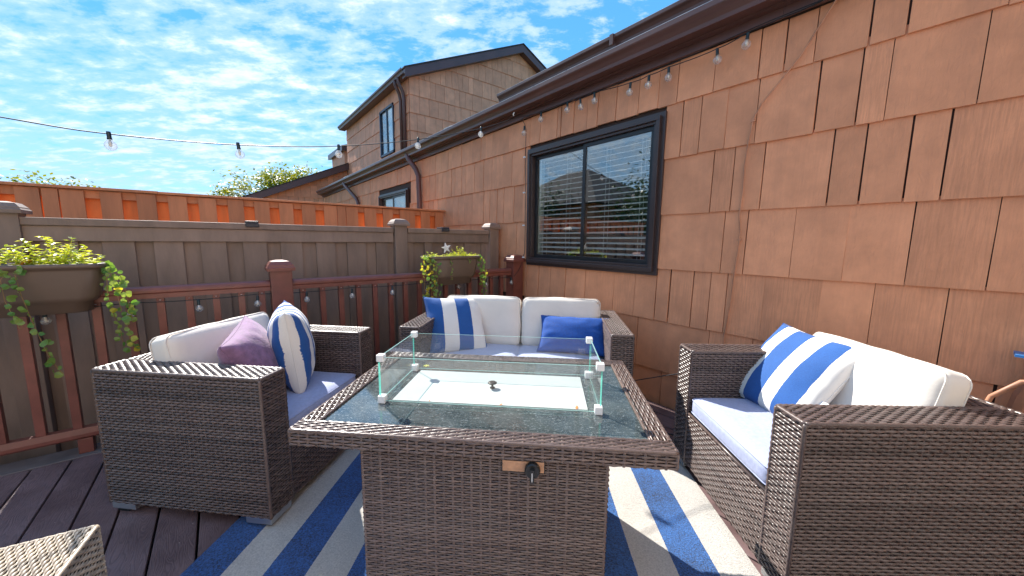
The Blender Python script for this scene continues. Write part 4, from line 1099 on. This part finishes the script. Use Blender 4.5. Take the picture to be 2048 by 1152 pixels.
# ------------------------------------------------------------------ planters and plants
def planter(label, x0, x1, loc):
    t = thing('rail_planter', label, 'planter', loc, 0, 'rail planters')
    L = x1-x0
    prof = [(-.080, .0, .86), (-.086, .004, .868), (-.098, .07, .90)]
    # stacked rounded rectangles: (half depth, half length, z)
    rings = [(.062, L/2-.090, .0), (.072, L/2-.080, .004), (.074, L/2-.078, .052), (.088, L/2-.062, .060), (.094, L/2-.045, .085), (.108, L/2-.022, .222), (.110, L/2-.020, .236), (.121, L/2-.004, .240), (.122, L/2-.003, .262), (.114, L/2-.010, .264), (.104, L/2-.03, .240)]
    V = []; F = []; seg = 24
    for (hd, hl, z) in rings:
        r = min(hd, .07)
        for k2 in range(seg):
            a = 2*PI*(k2+.5)/seg; cx = (hl-r)*(1 if math.cos(a) > 0 else -1); cy = (hd-r)*(1 if math.sin(a) > 0 else -1)
            V.append((cx+r*math.cos(a), cy+r*math.sin(a), z))
    for i in range(len(rings)-1):
        for k2 in range(seg): F.append((i*seg+k2, i*seg+(k2+1) % seg, (i+1)*seg+(k2+1) % seg, (i+1)*seg+k2))
    F.append(tuple(range(seg))[::-1])
    b = MB().add(V, F); b.build('trough', m_planter, t, smooth=True)
    V2 = [(v[0], v[1], .242) for v in V[-seg:]]
    MB().add(V2, [tuple(range(seg))]).build('soil', m_soil, t)
    return t
PLZ = .835
pL = planter('large grey-brown rail planter at the left edge overflowing with vines', -1.10, -.495, (-.80, 3.02, PLZ))
pR = planter('grey-brown rail planter near the house corner with a white star', 1.405, 1.965, (1.685, 3.03, PLZ-.005))
leaf_me = []
for k2 in range(4):
    V = [(0, 0, 0)]; n_ = 9
    for i in range(n_):
        a = 2*PI*i/n_; r = .0165*(1+rnd.uniform(-.1, .1)) * (1.0 if i else .6)
        V.append((r*math.cos(a)+.010, r*math.sin(a), .004*abs(math.sin(a))-.003*(math.cos(a) > .6)))
    leaf_me.append(V)
leafm = [MB().add(V, [(0, i, i % 9+1) for i in range(1, 10)]).mesh('leaf', m_ivy) for V in leaf_me]
leafy = [MB().add(V, [(0, i, i % 9+1) for i in range(1, 10)]).mesh('leaf', m_ivyy) for V in leaf_me]
def vine(parent, pts, nl, spread=.02, yel=.1, sc=1.0, seed=0):
    r_ = random.Random(seed)
    P = [Vector(p) for p in pts]
    MB().tube(P, .0016, 4).build('stem', mat('vine_stem', (.30, .17, .06), .6), parent)
    L = len(P)-1
    for i in range(nl):
        s = (i+.6)/nl*L; k3 = min(int(s), L-1); p = P[k3].lerp(P[k3+1], s-k3)
        me_ = r_.choice(leafy if r_.random() < yel else leafm)
        o = obj('leaf', me_, parent)
        o.location = p + Vector((r_.uniform(-spread, spread), r_.uniform(-spread, spread*.3), r_.uniform(-.012, .012)))
        o.rotation_euler = (math.radians(r_.uniform(50, 110)), math.radians(r_.uniform(-40, 40)), r_.uniform(0, 2*PI) if r_.random() < .25 else r_.choice((0, PI)) + r_.uniform(-.7, .7))
        k4 = sc*r_.uniform(.6, 1.15); o.scale = (k4,)*3
def bush(parent, c, ext, n, m, size=.022, seed=0, name='foliage', up=.6):
    r_ = random.Random(seed); b = MB()
    # sprigs: short stems with pairs of pointed leaves
    for i in range(n):
        base = Vector((c[0]+r_.uniform(-ext[0], ext[0]), c[1]+r_.uniform(-ext[1], ext[1]), c[2]))
        d = Vector((r_.uniform(-1, 1)*.8, r_.uniform(-1, 1)*.8, up+r_.random()*.6)).normalized()
        hgt = ext[2]*r_.uniform(.25, 1.0)*(.35+.65*(.5+.5*math.sin(base.x*31+seed)))
        b.tube([base, base+d*hgt], .0011, 3, cap=False)
        nl = max(3, int(hgt/.016))
        for k3 in range(nl):
            p = base + d*hgt*(k3+1)/nl
            for q in range(3):
                a = r_.uniform(0, 2*PI); o_ = Vector((math.cos(a), math.sin(a), r_.uniform(-.3, .5))).normalized()
                sd_ = o_.cross(Vector((0, 0, 1))).normalized(); l = size*r_.uniform(.6, 1.2); w_ = l*.28
                mid = p+o_*l*.5+Vector((0, 0, l*.12))
                b.add([p, mid+sd_*w_, p+o_*l, mid-sd_*w_], [(0, 1, 2), (0, 2, 3)])
    return b.build(name, m, parent, kind='stuff')
zt = PLZ+.245
bl = thing('trailing_plant', 'bushy bright green plant with long trailing coin-leaf vines in the left planter', 'plant', (0, 0, 0))
bush(bl, (-.80, 3.02, zt), (.26, .07, .20), 80, m_bush, .028, 3)
bush(bl, (-.66, 2.99, zt), (.12, .06, .06), 30, m_bush, .026, 5)
bush(bl, (-.78, 2.97, zt), (.03, .03, .05), 8, mat_leaf('red_brown_leaf', (.35,.10,.03), (.50,.20,.04), .3), .02, 6, 'dry_foliage')
vine(bl, [(-.79,2.93,1.08),(-.79,2.88,1.05),(-.775,2.86,.95),(-.755,2.86,.82),(-.735,2.865,.70),(-.715,2.87,.60),(-.69,2.88,.53)], 26, .02, .02, 1.1, 1)
vine(bl, [(-.82,2.93,1.08),(-.835,2.88,1.03),(-.83,2.87,.93),(-.81,2.87,.84),(-.79,2.87,.80)], 12, .018, .05, 1.15, 2)
vine(bl, [(-.52,2.99,1.09),(-.49,2.96,1.07),(-.475,2.95,.98),(-.465,2.95,.86),(-.455,2.96,.74),(-.445,2.97,.64),(-.435,2.98,.59)], 30, .028, .08, 1.1, 3)
vine(bl, [(-.51,3.0,1.09),(-.455,2.97,1.05),(-.44,2.96,.96),(-.43,2.96,.85),(-.425,2.97,.76)], 24, .025, .10, 1.1, 4)
vine(bl, [(-.52,3.0,1.09),(-.50,2.95,1.04),(-.505,2.94,.92),(-.49,2.94,.80),(-.475,2.95,.70),(-.47,2.95,.62)], 20, .022, .05, 1.0, 5)
br = thing('trailing_plant', 'yellow-green trailing coin-leaf vines spilling from both ends of the planter by the house', 'plant', (0, 0, 0))
bush(br, (1.78, 3.03, zt-.005), (.15, .06, .12), 60, m_bush, .018, 9)
bush(br, (1.56, 3.03, zt-.005), (.13, .06, .035), 26, m_bush, .018, 10)
bush(br, (1.46, 2.99, zt-.012), (.07, .06, .07), 34, m_bush, .022, 12)
bush(br, (1.70, 3.0, zt-.01), (.22, .07, .045), 50, m_bush, .018, 13)
bush(br, (1.90, 3.0, zt-.01), (.06, .06, .07), 24, m_bush, .020, 14)
for i, (dx, zb_, yl) in enumerate(((-.02, .62, .45), (.02, .60, .40), (.05, .66, .15), (.075, .70, .10), (-.05, .74, .5))):
    x = 1.405+dx
    vine(br, [(1.44,3.0,1.085),(x,2.93,1.06),(x-.01,2.91,.97),(x+.005,2.91,.86),(x+.0,2.92,.76),(x+.012,2.93,zb_)], 22, .025, yl, 1.0, 20+i)
for i, (dx, zb_) in enumerate(((.0, .70), (.03, .72), (-.02, .80))):
    x = 1.955+dx
    vine(br, [(1.94,3.0,1.085),(x,2.94,1.05),(x+.01,2.92,.95),(x+.012,2.92,.85),(x+.02,2.93,zb_)], 20, .018, .12, .9, 40+i)
vine(br, [(1.62,2.96,1.08),(1.62,2.905,1.06),(1.615,2.89,.98),(1.61,2.89,.88)], 26, .008, .05, .42, 60)
vine(br, [(1.80,2.96,1.08),(1.81,2.905,1.06),(1.80,2.89,1.02)], 14, .012, .05, .40, 61)
# star on a stick
stt = thing('star_pick', 'white painted star on a thin stake in the planter by the house', 'garden pick', (1.63, 3.02, 1.165), 0)
V = []
for i in range(10):
    a = PI/2 + i*PI/5 + .2; r = .050 if i % 2 == 0 else .020; V.append((r*math.cos(a), r*math.sin(a)))
stp = MB().prism(V, 'y', -.004, .004).build('star', m_star, stt)
MB().tube([(0, .006, 0), (0, .006, -.10)], .002, 5).build('stake', m_black, stt)

# ------------------------------------------------------------------ trees
def tree(label, loc, H_, R, n, m, seed, trunk=.12, leaf=.11, limbs=9, clump=.45, cz=.72, name='tree', flat=.6):
    r_ = random.Random(seed); t = thing(name, label, 'tree', loc, 0)
    tb = MB(); tips = []
    tb.tube([(0,0,0), (.05,.02,H_*.35), (-.03,.05,H_*.7), (0,0,H_*.93)], [trunk, trunk*.75, trunk*.4, trunk*.1], 7)
    for i in range(limbs):
        a = 2*PI*i/limbs + r_.uniform(-.4, .4); z0 = H_*r_.uniform(.35, .75)
        e = Vector((math.cos(a)*R*r_.uniform(.5, .95), math.sin(a)*R*r_.uniform(.5, .95), z0 + H_*r_.uniform(.06, .28)))
        mid = Vector((e.x*.5, e.y*.5, (z0+e.z)/2+.05*H_))
        tb.tube([(0,0,z0), mid, e], [trunk*.35, trunk*.2, trunk*.05], 5)
        for k2 in range(4):
            q = mid.lerp(e, r_.uniform(.2, 1)) + Vector((r_.gauss(0,1), r_.gauss(0,1), r_.gauss(.3,.6)))*R*.28
            tb.tube([mid.lerp(e, .3+.15*k2), q], [trunk*.08, trunk*.03], 4); tips.append(q)
        tips.append(e)
    for i in range(8): tips.append(Vector((r_.gauss(0, R*.3), r_.gauss(0, R*.3), H_*r_.uniform(.8, 1.0))))
    tb.build('trunk', m_bark, t, smooth=True)
    b = MB()
    per = n//len(tips)
    for c in tips:
        for k2 in range(int(per*r_.uniform(.4, 1.5))):
            v = Vector((r_.gauss(0,1), r_.gauss(0,1), r_.gauss(0,1)*flat))*clump*.5
            p = c+v; a = Vector((r_.uniform(-1,1), r_.uniform(-1,1), r_.uniform(-.6,.6))).normalized(); s = a.cross(Vector((r_.uniform(-1,1), r_.uniform(-1,1), 1))).normalized()
            l = leaf*r_.uniform(.5, 1.2)
            b.add([p, p+a*l*.5+s*l*.3, p+a*l, p+a*l*.5-s*l*.3], [(0,1,2,3)])
    b.build('crown', m, t, kind='stuff')
    return t
G = -1.15
tree('loose yellow-green tree showing above the orange fence left of the low gable', (.35, 15.5, G), 4.15, 1.0, 11000, m_tree, 3, .07, .095, 9, .34)
tree('fuller yellow-green tree rising behind the low gable roof', (2.55, 20.5, G), 5.35, 1.35, 14000, m_tree, 8, .12, .14, 10, .62, name='tree')
tree('tree top just showing over the orange fence at the far left', (-2.95, 11.2, G), 3.32, .8, 5000, m_tree, 12, .09, .08, 8, .38)
tree('small sprig of a tree above the orange fence near the left', (-2.45, 12.6, G), 3.62, .5, 2500, m_tree, 15, .06, .08, 6, .32)

# what the window looks back at: a hipped house and dark trees across the yard
opp = thing('opposite_house', 'brown house with a pitched roof across the yard, mirrored in the window', 'house', (-13.0, 15.5, G), 0)
MB().box(-4, 4, -4, 5, 0, 4.2).build('wall', m_shingle, opp)
MB().add([(-4.5,-4.5,4.2),(4.5,-4.5,4.2),(4.5,5.5,4.2),(-4.5,5.5,4.2),(0,-.2,6.8),(0,1.6,6.8)], [(0,1,4),(1,2,5,4),(2,3,5),(3,0,4,5),(0,3,2,1)]).build('roof', m_roof, opp)
for i, (x, y, H_, R) in enumerate(((-10.0, 7.5, 5.0, 2.0), (-11.0, 9.9, 4.5, 1.8), (-9.2, 4.6, 5.6, 2.4), (-8.0, 14.5, 3.9, 1.2))):
    tree(('tall dark evergreen nearest the deck, mirrored in the right pane', 'dark bushy tree in front of the opposite house', 'dark tree south of the tall evergreen across the yard', 'low dark tree across the yard mirrored in the left pane')[i],
         (x, y, G), H_, R, 9000, m_refl_tree, 30+i, .13, .17, 10, 1.3, name='dark_tree', flat=1)

# crumbs and leaf bits on the boards and rug
r_ = random.Random(77); cb = MB()
for i in range(90):
    x, y = r_.uniform(-1.2, 2.0), r_.uniform(-.3, 2.95); z = .001 if i % 2 else .012
    q = r_.uniform(.0015, .0045); a = r_.uniform(0, PI)
    p = [(x+q*math.cos(a+k*2.1)*r_.uniform(.6, 1.3), y+q*math.sin(a+k*2.1), z+.0015) for k in range(3)]
    cb.add(p+[(x, y, z)], [(0,1,2),(0,3,1),(1,3,2),(2,3,0)])
cb.build('debris', mat('pale_grit', (.6,.52,.42), .8), kind='stuff', label='pale grit and seed bits scattered over deck and rug', cat='debris')
